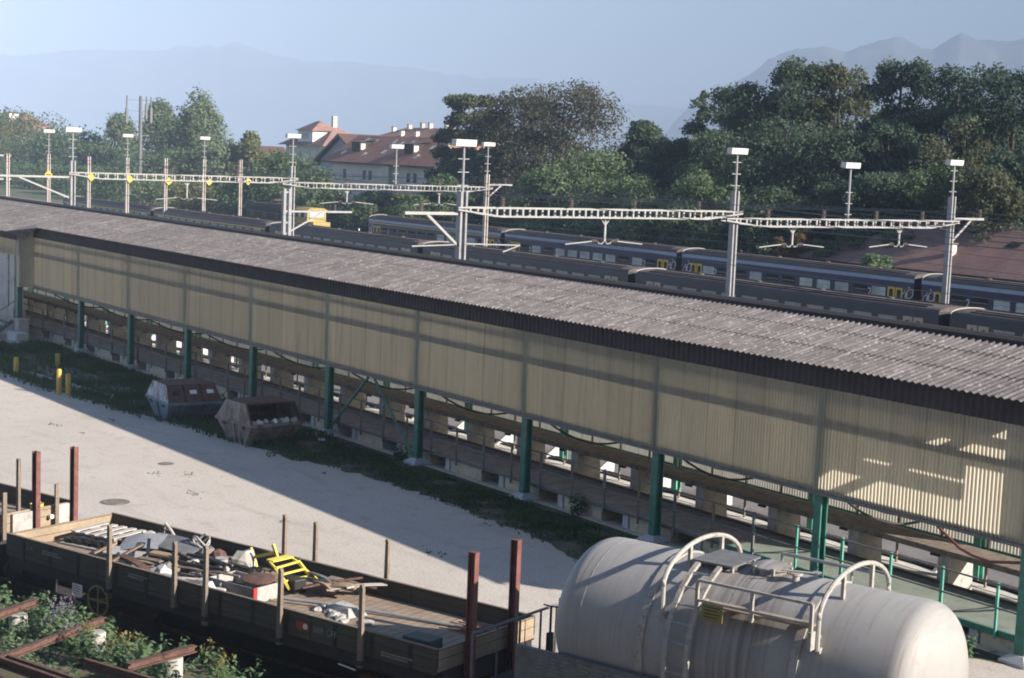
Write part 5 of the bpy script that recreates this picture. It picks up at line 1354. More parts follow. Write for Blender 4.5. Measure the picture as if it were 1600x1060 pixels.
# ---- skips, bollards, lids and bits in the yard
def skip(name, label, x, y, rz, L, W, Hh, mat_u, mat_l, opened):
    t = thing(name, label, 'skip', (x, y, 0.006), rz)
    h1 = Hh * 0.52
    # tapered lower tub, faces along local x
    lo = [(-L / 2 + 0.55, 0.0), (L / 2 - 0.55, 0.0), (L / 2, h1), (-L / 2, h1)]
    b = MB(); b.add([(-L / 2 + 0.14, -W / 2 + 0.6, 0), (L / 2 - 0.14, -W / 2 + 0.6, 0), (L / 2 - 0.14, W / 2 - 0.6, 0), (-L / 2 + 0.14, W / 2 - 0.6, 0),
                     (-L / 2, -W / 2, h1), (L / 2, -W / 2, h1), (L / 2, W / 2, h1), (-L / 2, W / 2, h1)], [(3, 2, 1, 0), (0, 1, 5, 4), (1, 2, 6, 5), (2, 3, 7, 6), (3, 0, 4, 7)])
    b.build('tub', mat_l, t)
    b = MB(); b.box(-L / 2 - 0.03, L / 2 + 0.03, -W / 2 - 0.03, -W / 2 + 0.04, h1 - 0.05, h1 + 0.04); b.box(-L / 2 - 0.03, L / 2 + 0.03, W / 2 - 0.04, W / 2 + 0.03, h1 - 0.05, h1 + 0.04); b.box(-L / 2 - 0.03, -L / 2 + 0.04, -W / 2 + 0.04, W / 2 - 0.04, h1 - 0.05, h1 + 0.04); b.box(L / 2 - 0.04, L / 2 + 0.03, -W / 2 + 0.04, W / 2 - 0.04, h1 - 0.05, h1 + 0.04)
    b.build('rim', mat_l, t)
    ti = 0.55
    a = [(-L / 2, -W / 2, h1 + 0.041), (L / 2, -W / 2, h1 + 0.041), (L / 2, W / 2, h1 + 0.041), (-L / 2, W / 2, h1 + 0.041)]
    c = [(-L / 2 + 0.08, -W / 2 + 0.5, Hh), (L / 2 - 0.08, -W / 2 + 0.5, Hh), (L / 2 - 0.08, W / 2 - 0.5, Hh), (-L / 2 + 0.08, W / 2 - 0.5, Hh)]
    V = a + c
    b = MB(); b.quad(V[1], V[2], V[6], V[5]); b.build('end_cheek', mat_u, t)
    b = MB(); b.quad(V[3], V[0], V[4], V[7]); b.build('end_cheek', mat_u, t)
    b = MB(); b.quad(V[4], V[5], V[6], V[7]); b.build('lid_panel', M['rust_steel'], t)
    b = MB(); b.quad(V[2], V[3], V[7], V[6]); b.build('flap', M['rust_steel'], t)
    if opened:
        b = MB(); b.box(-L / 2 + 0.1, L / 2 - 0.1, -W / 2 + 0.1, W / 2 - 0.1, h1 - 0.10, h1 - 0.05); b.build('load', M['slab'], t)
        b = MB(); b.bar(c[0], c[1], 0.06); b.bar(a[0], c[0], 0.05); b.bar(a[1], c[1], 0.05); b.build('opening_frame', M['rust_steel'], t)
        for k in range(7):
            b = MB(); x = -L / 2 + 0.2 + 0.26 * k; b.obox((x, -W / 2 + 0.15 + 0.05 * (k % 3), h1 + 0.08), (0.22, 0.16, 0.12), (0.3 * k, 0.4, 0.5 * k)); b.build('rubbish', M['white' if k % 2 else 'pale_wood'], t)
    else:
        n_ = Vector(a[1]) - Vector(a[0])
        for k in range(3):
            f0, f1 = k / 3 + 0.01, (k + 1) / 3 - 0.01
            P = lambda f, g: Vector(a[0]).lerp(Vector(a[1]), f).lerp(Vector(c[0]).lerp(Vector(c[1]), f), g)
            b = MB(); q = [P(f0, 0.02), P(f1, 0.02), P(f1, 0.98), P(f0, 0.98)]; b.add(q + [p - Vector((0, -0.02, 0.02)) for p in q], [(0, 1, 2, 3), (7, 6, 5, 4), (0, 4, 5, 1), (1, 5, 6, 2), (2, 6, 7, 3), (3, 7, 4, 0)]); f = b.build('flap', M['rust_steel'], t)
            b = MB(); m = P((f0 + f1) / 2, 0.55); u = (P(0, 1) - P(0, 0)).normalized()
            b.bar(m - n_.normalized() * 0.13 + Vector((0, -0.03, 0.02)), m + n_.normalized() * 0.13 + Vector((0, -0.03, 0.02)), 0.16, 0.02, up=u.cross(n_)); b.build('notice', M['white'] if k else M['black'], f)
    # lifting lugs and ribs on the ends
    for sx in (-1, 1):
        for y in (-W * 0.28, W * 0.28):
            b = MB(); b.tube([(sx * (L / 2 - 0.1), y, h1 - 0.12), (sx * (L / 2 + 0.1), y, h1 - 0.12)], 0.06, 8); b.build('lug', mat_l, t)
        b = MB(); b.bar((sx * (L / 2 + 0.02), 0, h1 - 0.05), (sx * (L / 2 - 0.11), 0, 0.03), 0.09, 0.04); b.build('rib', mat_l, t)
    for x in (-L * 0.2, L * 0.2):
        b = MB(); b.bar((x, -W / 2 - 0.01, h1 - 0.05), (x, -W / 2 + 0.57, 0.04), 0.08, 0.05, up=(1, 0, 0)); b.build('rib', mat_l, t)
    return t
M['skip_blue'] = paint('pale_blue_flaking_paint', (0.42, 0.50, 0.60), 0.6, 0.15, 2, (0.10, 0.045, 0.035), 0.5, stretch=(1, 1, 0.4))
M['skip_blue_low'] = paint('dull_blue_paint', (0.12, 0.18, 0.24), 0.6, 0.2, 2, (0.08, 0.06, 0.055), 0.2)
M['skip_grey'] = paint('rusty_grey_paint', (0.25, 0.225, 0.21), 0.7, 0.15, 2, (0.12, 0.065, 0.045), 0.5, stretch=(1, 1, 0.4))
skip('waste_skip', 'pale blue closed waste skip with flaking paint beside the shed', -56.5, 25.75, rad(86), 2.05, 2.45, 1.32, M['skip_blue'], M['skip_blue_low'], False)
skip('waste_skip', 'rusty grey waste skip with its hatch open beside the shed', -51.0, 26.1, rad(94), 2.05, 2.4, 1.42, M['skip_grey'], M['skip_grey'], True)
for (x, y), hh, l in zip(((-68.77, 23.62), (-70.27, 25.99), (-63.12, 23.41), (-62.85, 23.68)), (0.8, 0.68, 1.05, 0.88), ('leftmost yellow bollard near the picture edge', 'yellow bollard furthest back, near the shed', 'taller yellow bollard of the near pair', 'yellow bollard at right of the near pair')):
    b = MB(); b.lathe([(0.10, 0), (0.10, hh - 0.06), (0.085, hh - 0.02), (0.02, hh)], 16); o = tag(b.build('bollard', M['yellow'], smooth=True), l, 'bollard', 'yellow bollards by the verge'); o.location = (x, y, 0)
kp = MB(); kp.bar((-70.2, 24.0, 0.06), (-61.5, 25.0, 0.06), 0.2, 0.14); tag(kp.build('kerb_stone', M['concrete']), 'low concrete kerb between the yellow bollards', 'kerb')
b = MB(); b.box(-70, -62, 24.9, 26.6, 0.008, 0.05); tag(b.build('concrete_pad', M['asphalt']), kind='structure')
for x, y, r in ((-43.8, 17.92, 0.36), (-48.4, 21.5, 0.2)):
    b = MB(); b.lathe([(r + 0.06, 0.006), (r + 0.06, 0.010), (r, 0.011), (r, 0.018)], 28, (x, y, 0)); tag(b.build('manhole_cover', M['slab']), 'dark round manhole cover in the sunlit yard behind the wagon' if r > 0.33 else 'small round drain cover near the shadow edge', 'manhole cover')
for k, (x, y, a) in enumerate(((-51.0, 28.35, 0.2), (-50.3, 28.1, -0.3), (-50.6, 28.55, 0.5))):
    b = MB(); b.box(-0.55, 0.55, -0.12, 0.12, 0.03 + 0.03 * k, 0.06 + 0.03 * k); o = tag(b.build('loose_board', M['white_conc']), 'pale board lying at the foot of a green column', 'board', 'pale boards at the column foot'); o.location = (x, y, 0); o.rotation_euler = (0, 0, a)

for k, (n, z) in enumerate(((1.55, 0.01), (1.82, 0.01), (2.09, 0.01), (1.68, 0.18), (1.95, 0.18), (1.8, 0.35))):  # dark sleepers added so the gap between the wagons reads as shade
    b = MB(); b.box(-1.3, 1.3, -0.125, 0.125, 0, 0.16); o = tag(b.build('shade_sleeper', M['dark_steel'], bevel=0.01), 'dark sleeper added between the two open wagons to hide the lit ground', 'sleeper', 'sleepers added to hide lit ground')
    o.location = (*trk(-12.2 + 0.05 * k, n), z); o.rotation_euler = (0, 0, R18)

# ================================================================== WEEDS AND OLD RAILS IN THE NEAR CORNER
def old_rail(label, a, b_, name='old_rail', mat='rust_steel', w=0.14):
    mb = MB(); a = Vector(a); b_ = Vector(b_); d = (b_ - a); sd = Vector((-d.y, d.x, 0)).normalized()
    for off, ww, z0, z1 in ((0, 0.13, 0.0, 0.025), (0, 0.022, 0.025, 0.115), (0, 0.07, 0.115, 0.16)):
        q = [a + sd * ww / 2, a - sd * ww / 2, b_ - sd * ww / 2, b_ + sd * ww / 2]
        mb.add([p + Vector((0, 0, z0)) for p in q] + [p + Vector((0, 0, z1)) for p in q], [(3, 2, 1, 0), (4, 5, 6, 7), (0, 1, 5, 4), (1, 2, 6, 5), (2, 3, 7, 6), (3, 0, 4, 7)])
    return tag(mb.build(name, M[mat]), label, 'rail')
def post_block(label, x, y, h=0.36, r=0.17):
    mb = MB(); mb.lathe([(r + 0.01, -0.1), (r, 0.05), (r, h - 0.02), (r - 0.015, h)], 20, (x, y, BANK)); return tag(mb.build('concrete_stub', M['concrete'], smooth=True), label, 'concrete stub')
BANK = 1.0
def m_bank():
    t = NT('weedy_soil'); v = t.world()
    a = t.noise(v, 1.6, 7, 0.7)
    return t.set(t.ramp(a, [(0.32, (0.13, 0.10, 0.075)), (0.52, (0.085, 0.085, 0.045)), (0.7, (0.05, 0.07, 0.028))]), 0.95)
M['bank'] = m_bank()
def build_bank():
    r = random.Random(4); V = []; Q = []; ss = np.arange(-34, -0.9, 0.5)
    for x in ss:
        e = r.uniform(-0.08, 0.08)
        g = min(1, (-0.9 - x) / 2.0)
        for n, z in ((-1.95, -0.05), (-2.3 + e, 0.75), (-2.5 + e, BANK - 0.02), (-3.2, BANK), (-4.4, BANK), (-9, BANK), (-13, 0.6), (-15, -0.05)):
            V.append((*trk(x, n), -0.05 + (z + 0.05) * g + (r.uniform(-0.03, 0.03) if -9 < n < -2.4 else 0)))
    for i in range(len(ss) - 1):
        for j in range(7): Q.append((8 * i + j, 8 * i + j + 1, 8 * i + 9 + j, 8 * i + 8 + j))
    tag(np_mesh('bank', V, Q, M['bank']), kind='structure')
build_bank()
post_block('round concrete stub under the topmost rusty rail piece', -29.78, 10.30)
post_block('round concrete stub under the rusty rail piece among the goldenrod', -26.02, 11.75, 0.36, 0.17)
post_block('round concrete stub half hidden by weeds', -28.05, 11.15)
def ibeam(label, a, b_, h=0.2, w=0.2):
    mb = MB(); a = Vector(a); b_ = Vector(b_); d = (b_ - a).normalized(); up = Vector((0, 0, 1))
    mb.bar(a, b_, 0.015, h - 0.04); mb.bar(a + up * (h / 2 - 0.01), b_ + up * (h / 2 - 0.01), w, 0.02); mb.bar(a - up * (h / 2 - 0.01), b_ - up * (h / 2 - 0.01), w, 0.02)
    return tag(mb.build('steel_beam', M['rust_steel']), label, 'steel beam')
ibeam('short rusty beam on the concrete stub at the left picture edge', (-29.4, 9.6, 1.46), (-30.1, 10.75, 1.46), 0.13, 0.14)
ibeam('long rusty beam lying through the purple flowered weeds', (-27.2, 8.95, 1.36), (-28.45, 11.45, 1.44), 0.12, 0.12)
ibeam('rusty beam on the concrete stub next to the goldenrod', (-25.62, 10.75, 1.45), (-26.02, 12.15, 1.46), 0.12, 0.14)
old_rail('rusty rail nearest the bottom left corner', (-28.8, 8.60, 1.26), (-24.6, 9.95, 1.26))
old_rail('rusty rail behind the nearest rail in the bottom left corner', (-28.8, 8.78, 1.26), (-24.6, 10.14, 1.26))
old_rail('rusty rail cut by the bottom left corner', (-28.2, 8.35, 1.22), (-24.6, 9.3, 1.22))
old_rail('rusty rail running out of the weeds beside the goldenrod', (-26.45, 10.32, 1.27), (-24.0, 11.27, 1.27))

def weed_plant(name, label, x, y, h, r_, n_st, leaf_mat, flower=None, seed=0, cat='plant', group=None, zz=0.0):
    r = np.random.default_rng(seed); t = thing(name, label, cat, (x, y, zz), 0, group)
    stems = MB(); LP = []; LN = []; LS = []; FP = []; FN = []; FS = []
    for k in range(n_st):
        a = r.uniform(0, 6.28); d = r.uniform(0.2, 1) * r_; top = Vector((d * math.cos(a), d * math.sin(a), h * r.uniform(0.65, 1.0)))
        base = Vector((d * 0.35 * math.cos(a), d * 0.35 * math.sin(a), 0)); pts = [base.lerp(top, i / 4) + Vector((0, 0, 0)) for i in range(5)]
        stems.tube(pts, 0.006, 4, 0.003)
        for i in range(int(26 * h)):
            f = r.uniform(0.1, 1.0); p = base.lerp(top, f); b = r.uniform(0, 6.28); L = 0.05 + 0.05 * (1 - f)
            LP.append((p.x + math.cos(b) * L, p.y + math.sin(b) * L, p.z + 0.01)); LN.append((math.cos(b) * 0.5, math.sin(b) * 0.5, 0.9)); LS.append(L * r.uniform(0.8, 1.4))
        if flower and r.random() < 0.55:
            for i in range(26):
                u = r.normal(size=3) * (0.06, 0.06, 0.07); FP.append((top.x + u[0], top.y + u[1], top.z + u[2])); FN.append(r.normal(size=3)); FS.append(r.uniform(0.02, 0.045))
    stems.build('stem', LEAF['weed'], t, fix=False)
    V, Q = leaf_quads(np.array(LP), np.array(LN), np.array(LS), r, long=1.9); np_mesh('foliage', V, Q, leaf_mat, t)
    if FP:
        V, Q = leaf_quads(np.array(FP), np.array(FN), np.array(FS), r); tag(np_mesh('flowers', V, Q, flower, t), kind='stuff')
    return t
W = [(-27.3, 10.7, 0.85), (-26.6, 10.95, 0.8), (-26.15, 11.15, 0.8), (-24.75, 11.95, 0.9), (-24.35, 12.0, 0.75)]
GL = ['yellow goldenrod beside the far end of the long rusty beam', 'leftmost of the two yellow goldenrods in the middle of the weeds', 'yellow goldenrod right of the middle of the weeds', 'tall pale goldenrod standing alone right of the concrete stub', 'rightmost goldenrod drooping over the dark ground']
for k, (x, y, h) in enumerate(W): weed_plant('goldenrod', GL[k], x, y, h, 0.2, 7, LEAF['weed'], LEAF['golden'], 100 + k, 'plant', 'goldenrod among the old rails', BANK)
PL = [(-29.1, 10.95, 0.75), (-28.75, 10.75, 0.65), (-28.2, 10.75, 0.5)]
for k, (x, y, h) in enumerate(PL): weed_plant('flowering_weed', ['tall weed at the left picture edge behind the topmost beam', 'weed with mauve flowers behind the long rusty beam', 'low weed with mauve flowers along the long rusty beam'][k], x, y, h, 0.3, 9, LEAF['weed'], LEAF['purple'], 120 + k, 'plant', 'mauve flowered weeds', BANK)
def weed_mass():
    r = np.random.default_rng(33); LP = []; LN = []; LS = []
    for k in range(620):
        sx = r.uniform(-12.5, -3.0); n = r.uniform(-4.9, -2.35); x, y = trk(sx, n)
        h = r.uniform(0.12, 0.45) * (0.55 if n < -3.9 else 1)
        if math.sin(sx * 2.3) + math.sin(n * 3.1 + sx) < -0.9: h *= 0.4
        for i in range(int(34 * h) + 6):
            f = r.uniform(0.05, 1); b = r.uniform(0, 6.28); L = r.uniform(0.03, 0.12)
            LP.append((x + math.cos(b) * L, y + math.sin(b) * L, BANK + h * f)); LN.append((math.cos(b) * 0.6, math.sin(b) * 0.6, 0.8)); LS.append(r.uniform(0.04, 0.085))
    V, Q = leaf_quads(np.array(LP), np.array(LN), np.array(LS), r, long=1.8)
    tag(np_mesh('weeds', V, Q, LEAF['weed']), 'green weeds growing between the old rails', 'weeds', kind='stuff')
weed_mass()
for k, (x, y, h, r_, l) in enumerate(((-46.1, 28.9, 0.5, 0.4, 'leafy weed at the foot of the column behind the skips'), (-36.6, 29.0, 0.75, 0.3, 'climbing weed on the white post left of the tank'), (-57.2, 25.4, 0.6, 0.5, 'weeds growing in front of the pale blue skip'), (-59.2, 28.4, 0.55, 0.6, 'bushy weeds under the walkway left of the skips'), (-21.9, 27.9, 0.6, 0.3, 'pale weed right of the tank by the shed end'))):
    weed_plant('tall_weed', l, x, y, h, r_, 12, LEAF['green'] if k != 4 else LEAF['weed'], None, 140 + k)
t = thing('tall_weed', 'sunlit weeds below the buffers between the two wagons', 'plant', (*trk(0.45, 0.55), 0))
r = np.random.default_rng(9); P = r.uniform((-0.5, -0.7, 0.05), (0.6, 1.2, 0.45), (500, 3)); V, Q = leaf_quads(P, r.normal(size=(500, 3)) + (0, 0, 1), r.uniform(0.04, 0.09, 500), r, long=1.8); np_mesh('foliage', V, Q, LEAF['weed'], t)

# ================================================================== HOUSES, MAST AND TREES BEYOND THE TRACKS
def gzz(x, y): return ground_z(x, y)
M['wall_cream'] = paint('cream_render', (0.62, 0.57, 0.49), 0.9, 0.06, 0.6, (0.45, 0.40, 0.34), 0.1)
M['wall_white'] = paint('white_render', (0.76, 0.75, 0.72), 0.9, 0.05, 0.6)
M['wall_grey'] = paint('grey_pink_render', (0.68, 0.59, 0.54), 0.9, 0.08, 0.6)
M['shutter'] = paint('brown_shutter', (0.11, 0.06, 0.05), 0.6, 0.2, 3)
def local(t):
    def f(o): o.location = -Vector(t.location); return o
    return f
# --- the large house with the red roof: ridge runs across the view, long roof slope towards us
RH = thing('house', 'large house with a long red tiled roof and two dark dormers', 'house', (-205, 132, -1.2), rad(0))
def red_house():
    # local axes: u along the ridge, v away from the viewer; origin at the left front corner of the wall
    U = Vector((0.954, 0.300, 0)).normalized(); U = Vector((1.0, 0.02, 0)).normalized(); Vv = Vector((-U.y, U.x, 0))
    O = Vector((-232.0, 128.6, 0))
    def P(u, v, z): return tuple(O + U * u + Vv * v + Vector((0, 0, z)) - RH.location)
    L = 38.0
    def hex_(u0, u1, v0, v1, z0, z1):
        return [P(u0, v0, z0), P(u1, v0, z0), P(u1, v1, z0), P(u0, v1, z0), P(u0, v0, z1), P(u1, v0, z1), P(u1, v1, z1), P(u0, v1, z1)], [(3, 2, 1, 0), (4, 5, 6, 7), (0, 1, 5, 4), (1, 2, 6, 5), (2, 3, 7, 6), (3, 0, 4, 7)]
    b = MB(); b.add(*hex_(1.2, L - 1.5, 0.9, 12.6, -1.4, 8.0)); b.build('wall', M['wall_grey'], RH)
    # roof: eave z 7.55 in front, ridge z 11.6, left end hipped back
    ev, zr, ze = 0.0, 11.75, 7.55
    r0, r1 = 0.0, L - 8.0
    A, Bp, C1, C2 = (0, ev, ze), (L, ev, ze), (r1, 6.8, zr), (r0, 6.8, zr)
    D, E_ = (L, 13.6, ze), (0, 13.6, ze)
    v = [P(*q) for q in (A, Bp, C1, C2, D, E_)]; w = [P(q[0], q[1], q[2] - 0.25) for q in (A, Bp, C1, C2, D, E_)]
    b = MB(); b.add(v + w, [(0, 1, 2, 3), (3, 2, 4, 5), (0, 3, 5), (1, 4, 2), (9, 8, 7, 6), (11, 10, 8, 9), (11, 9, 6), (8, 10, 7), (0, 6, 7, 1), (1, 7, 10, 4), (4, 10, 11, 5), (5, 11, 6, 0)]); roof = b.build('roof', M['tiles_red'], RH)
    sl = (zr - ze) / 6.8
    for u in (4.9, 20.0):
        v0 = 2.6; z0 = ze + sl * v0
        b = MB(); b.add(*hex_(u, u + 2.4, v0, v0 + 2.9, z0 - 0.3, z0 + 1.55)); d = b.build('dormer', M['dark_steel'], RH)
        b = MB(); b.add([P(u - 0.2, v0 - 0.25, z0 + 1.56), P(u + 2.6, v0 - 0.25, z0 + 1.56), P(u + 2.6, v0 + 3.4, z0 + 1.95), P(u - 0.2, v0 + 3.4, z0 + 1.95)], [(0, 1, 2, 3)]); b.build('dormer_roof', M['coach_roof'], d)
        b = MB(); b.add(*hex_(u + 2.41, u + 2.44, v0 + 0.2, v0 + 1.0, z0 + 0.35, z0 + 1.3)); b.build('dormer_cheek', M['wall_cream'], d)
    for u, vv in ((4.0, 5.2), (7.0, 4.9), (9.2, 1.5), (12.5, 5.0), (15, 4.6), (17.5, 4.9), (24.5, 3.9), (23.8, 1.6), (27.5, 4.6), (2.6, 1.8), (13.5, 2.4)):
        z0 = ze + sl * vv
        b = MB(); b.add([P(u, vv, z0 + 0.04), P(u + 0.9, vv, z0 + 0.04), P(u + 0.9, vv + 0.95, z0 + sl * 0.95 + 0.04), P(u, vv + 0.95, z0 + sl * 0.95 + 0.04)], [(0, 1, 2, 3)]); b.build('skylight', M['glass_pale'], RH)
    for u, wd in ((5.4, 0.8), (11.2, 0.8), (12.9, 0.8), (23.6, 0.8), (25.4, 0.8), (31, 0.8)):
        b = MB(); b.add(*hex_(u, u + wd, 0.84, 0.898, 5.0, 6.4)); w_ = b.build('window', M['glass'], RH)
    for u in (7.0,):
        b = MB(); b.add(*hex_(u, u + 0.8, 0.84, 0.898, 2.6, 4.0)); b.build('window', M['glass'], RH)
    b = MB(); b.add(*hex_(17.6, 19.6, 0.2, 0.89, -1.2, 7.3)); b.build('wall_bay', M['wall_cream'], RH)
    b = MB(); b.add(*hex_(0.0, L, -0.1, 0.08, 7.36, 7.50)); b.build('gutter', M['dark_steel'], RH)
    for u, vv in ((30.5, 6.4), (36.8, 6.6)):
        b = MB(); b.add(*hex_(u, u + 0.5, vv, vv + 0.5, zr - 0.3, zr + 0.55)); b.build('roof_vent', M['dark_steel'], RH)
red_house()
# red and white gable seen at its right end
g = thing('gable_house', 'small red gable with white barge boards at the right end of the long roof', 'house', (-192.7, 127.4, -1))
b = MB(); b.add([(-3.0, 0, -0.2), (3.0, 0, -0.2), (3.0, 0, 8.0), (0, 0, 11.3), (-3.0, 0, 8.0), (-3.0, 6, -0.2), (3.0, 6, -0.2), (3.0, 6, 8.0), (0, 6, 11.3), (-3.0, 6, 8.0)], [(0, 1, 2, 3, 4), (9, 8, 7, 6, 5), (0, 5, 6, 1), (1, 6, 7, 2), (4, 9, 5, 0)]); b.build('wall', M['red_panel'], g)
b = MB()
for sx in (-1, 1): b.bar((0, -0.6, 11.5), (sx * 3.8, -0.6, 7.6), 0.3, 0.55); 
b.build('barge_board', M['wall_cream'], g)
b = MB(); b.quad((0, -0.7, 11.75), (-3.9, -0.7, 7.8), (-3.9, 6.3, 7.8), (0, 6.3, 11.75)); b.quad((0, -0.7, 11.75), (3.9, -0.7, 7.8), (3.9, 6.3, 7.8), (0, 6.3, 11.75)); b.build('roof', M['tiles_red'], g)
b = MB(); b.box(-2.2, 2.2, -0.5, -0.02, 7.2, 8.3); b.build('balcony', M['wall_cream'], g)
# white house with a dormer block
wh = thing('house', 'white house with a hipped red roof and a square dormer at far left', 'house', (-279, 152, -1.5))
b = MB(); b.box(-7.5, 7.5, -1, 9, 0, 11.2); b.build('wall', M['wall_white'], wh)
def hip(b, x0, x1, y0, y1, z0, z1, ins):
    ym = (y0 + y1) / 2
    b.add([(x0, y0, z0), (x1, y0, z0), (x1, y1, z0), (x0, y1, z0), (x0 + ins, ym, z1), (x1 - ins, ym, z1)], [(0, 1, 5, 4), (1, 2, 5), (2, 3, 4, 5), (3, 0, 4), (3, 2, 1, 0)])
b = MB(); hip(b, -9, 9, -2.2, 10.2, 11.2, 15.0, 6.5); b.build('roof', M['tiles_brown'], wh)
b = MB(); b.box(-2.4, 3.4, -1.2, 4, 11.9, 14.0); d = b.build('dormer', M['wall_white'], wh)
b = MB(); hip(b, -2.9, 3.9, -1.7, 5, 14.0, 15.9, 2.8); b.build('dormer_roof', M['tiles_brown'], d)
for k in range(3):
    b = MB(); b.box(-0.6 + 0.85 * k, 0.0 + 0.85 * k, -1.25, -1.19, 12.5, 13.6); b.build('window', M['glass'], wh)
for x in (-5.5, -2, 1.5, 5):
    b = MB(); b.box(x - 0.6, x + 0.6, -1.06, -0.99, 8.6, 10.4); b.build('window', M['glass'], wh)
b = MB(); b.box(2.0, 2.8, 3.5, 4.3, 14.5, 16.9); b.build('chimney', M['wall_cream'], wh)
# blue grey gable
bg = thing('house', 'blue grey gabled house end between the white house and the long red roof', 'house', (-244, 139, -1.5))
b = MB(); b.add([(-7, 0, 0), (7, 0, 0), (7, 0, 9.0), (0, 0, 12.9), (-7, 0, 9.0), (-7, 9, 0), (7, 9, 0), (7, 9, 9.0), (0, 9, 12.9), (-7, 9, 9.0)], [(0, 1, 2, 3, 4), (9, 8, 7, 6, 5), (0, 5, 6, 1), (1, 6, 7, 2), (4, 9, 5, 0)])
M['wall_blue'] = paint('blue_grey_render', (0.36, 0.38, 0.41), 0.9, 0.06, 0.6); b.build('wall', M['wall_blue'], bg)
b = MB()
for sx in (-1, 1): b.add([(0, -0.8, 13.5), (sx * 9.3, -0.8, 8.3), (sx * 9.3, 9.5, 8.3), (0, 9.5, 13.5), (0, -0.8, 13.1), (sx * 9.3, -0.8, 7.9), (sx * 9.3, 9.5, 7.9), (0, 9.5, 13.1)], [(0, 1, 2, 3), (4, 5, 6, 7), (0, 1, 5, 4), (1, 2, 6, 5), (2, 3, 7, 6)])
b.build('roof', M['shutter'], bg)
for x in (-0.9, 0.9):
    b = MB(); b.box(x - 0.45, x + 0.45, -0.06, -0.01, 7.4, 9.0); b.build('window', M['glass'], bg)
for x in (-1.7, 1.7):
    b = MB(); b.box(x - 0.3, x + 0.3, -0.09, -0.01, 7.3, 9.1); b.build('shutter', M['shutter'], bg)
# roof with many chimneys behind
rb = thing('house', 'house with a pale tiled roof and a row of chimneys behind the long red roof', 'house', (-285, 178, -2))
b = MB(); b.box(-15, 15, 0, 12, 0, 13.2); b.build('wall', M['wall_cream'], rb)
b = MB(); hip(b, -16.5, 16.5, -1.5, 13.5, 13.2, 16.2, 6); b.build('roof', M['tiles_pale'], rb)
for x, y, h in ((-12.5, 4, 16.4), (-8.0, 5, 17.0), (-4.6, 6, 17.4), (-1.6, 6, 17.4), (4.5, 6, 17.1), (8.2, 5, 16.9), (-5.2, 1.5, 15.6), (0.5, 1.5, 15.6)):
    b = MB(); b.box(x - 0.38, x + 0.38, y - 0.38, y + 0.38, h - 3, h - 0.25); c = b.build('chimney', M['wall_grey'] if x != -4.6 else M['concrete'], rb); 
    b = MB(); b.box(x - 0.45, x + 0.45, y - 0.45, y + 0.45, h - 0.248, h - 0.13); b.build('chimney_cap', M['tiles_brown'], c)
ws = thing('house', 'small white house end with a dark roof among the left trees', 'house', (-302, 151, -1.5))
b = MB(); b.add([(-3.6, 0, 0), (3.6, 0, 0), (3.6, 0, 8.6), (0, 0, 10.3), (-3.6, 0, 8.6), (-3.6, 7, 0), (3.6, 7, 0), (3.6, 7, 8.6), (0, 7, 10.3), (-3.6, 7, 8.6)], [(0, 1, 2, 3, 4), (9, 8, 7, 6, 5), (0, 5, 6, 1), (1, 6, 7, 2), (4, 9, 5, 0)]); b.build('wall', M['wall_white'], ws)
b = MB()
for sx in (-1, 1): b.add([(0, -0.5, 10.7), (sx * 4.6, -0.5, 8.5), (sx * 4.6, 7.5, 8.5), (0, 7.5, 10.7), (0, -0.5, 10.4), (sx * 4.6, -0.5, 8.2), (sx * 4.6, 7.5, 8.2), (0, 7.5, 10.4)], [(0, 1, 2, 3), (4, 5, 6, 7), (0, 1, 5, 4), (1, 2, 6, 5), (2, 3, 7, 6)])
b.build('roof', M['shutter'], ws)
lh = thing('house', 'brown roof with a pale chimney behind the trees at the left picture edge', 'house', (-528, 174, -6))
b = MB(); b.box(-14, 14, 0, 14, 0, 16); b.build('wall', M['wall_cream'], lh)
b = MB(); hip(b, -17, 17, -2, 16, 16, 22.0, 8); b.build('roof', M['tiles_brown'], lh)
b = MB(); b.box(4, 11, 1, 4, 17, 21.5); b.build('dormer', M['wall_white'], lh)
# brown roof of the station building at right
sr = thing('station_building', 'long low station building with a brown tiled roof and chimneys at right', 'building', (-75, 98.3, -1.2))
b = MB(); b.box(-19.5, 30, 0, 10, 0, 4.0); b.build('wall', M['wall_cream'], sr)
b = MB(); b.add([(-21, -1.4, 3.9), (31, -1.4, 3.9), (31, 11.4, 3.9), (-21, 11.4, 3.9), (-13.0, 5, 7.1), (24, 5, 7.1)], [(0, 1, 5, 4), (1, 2, 5), (2, 3, 4, 5), (3, 0, 4), (3, 2, 1, 0)]); b.build('roof', M['tiles_brown'], sr)
for x, y, h, w in ((-6.6, 1.0, 5.9, 0.55), (-10.3, 4.6, 7.5, 0.6), (-8.7, 5.0, 7.7, 0.7), (-7.5, 5.4, 7.5, 0.5), (5.5, 5.0, 7.7, 0.7)):
    b = MB(); b.box(x - w / 2, x + w / 2, y - w / 2, y + w / 2, h - 2.2, h); c = b.build('chimney', M['wall_cream'], sr); b = MB(); b.box(x - w / 2 - 0.08, x + w / 2 + 0.08, y - w / 2 - 0.08, y + w / 2 + 0.08, h + 0.002, h + 0.1); b.build('chimney_cap', M['tiles_brown'], c)
    b = MB(); b.box(x - w / 2 - 0.07, x + w / 2 + 0.07, y - w / 2 - 0.12, y + w / 2 + 0.1, h - 1.5, h - 1.15); b.build('chimney_flashing', M['red_rust'], c)
b = MB(); b.add([(-3.0, 2.6, 5.95), (-1.9, 2.6, 5.95), (-1.9, 3.4, 6.35), (-3.0, 3.4, 6.35)], [(0, 1, 2, 3)]); b.build('skylight', M['glass'], sr)
b = MB(); b.box(-19.5, 30, -0.12, -0.001, 0.2, 3.8); b.build('front_board', M['green_steel'], sr)
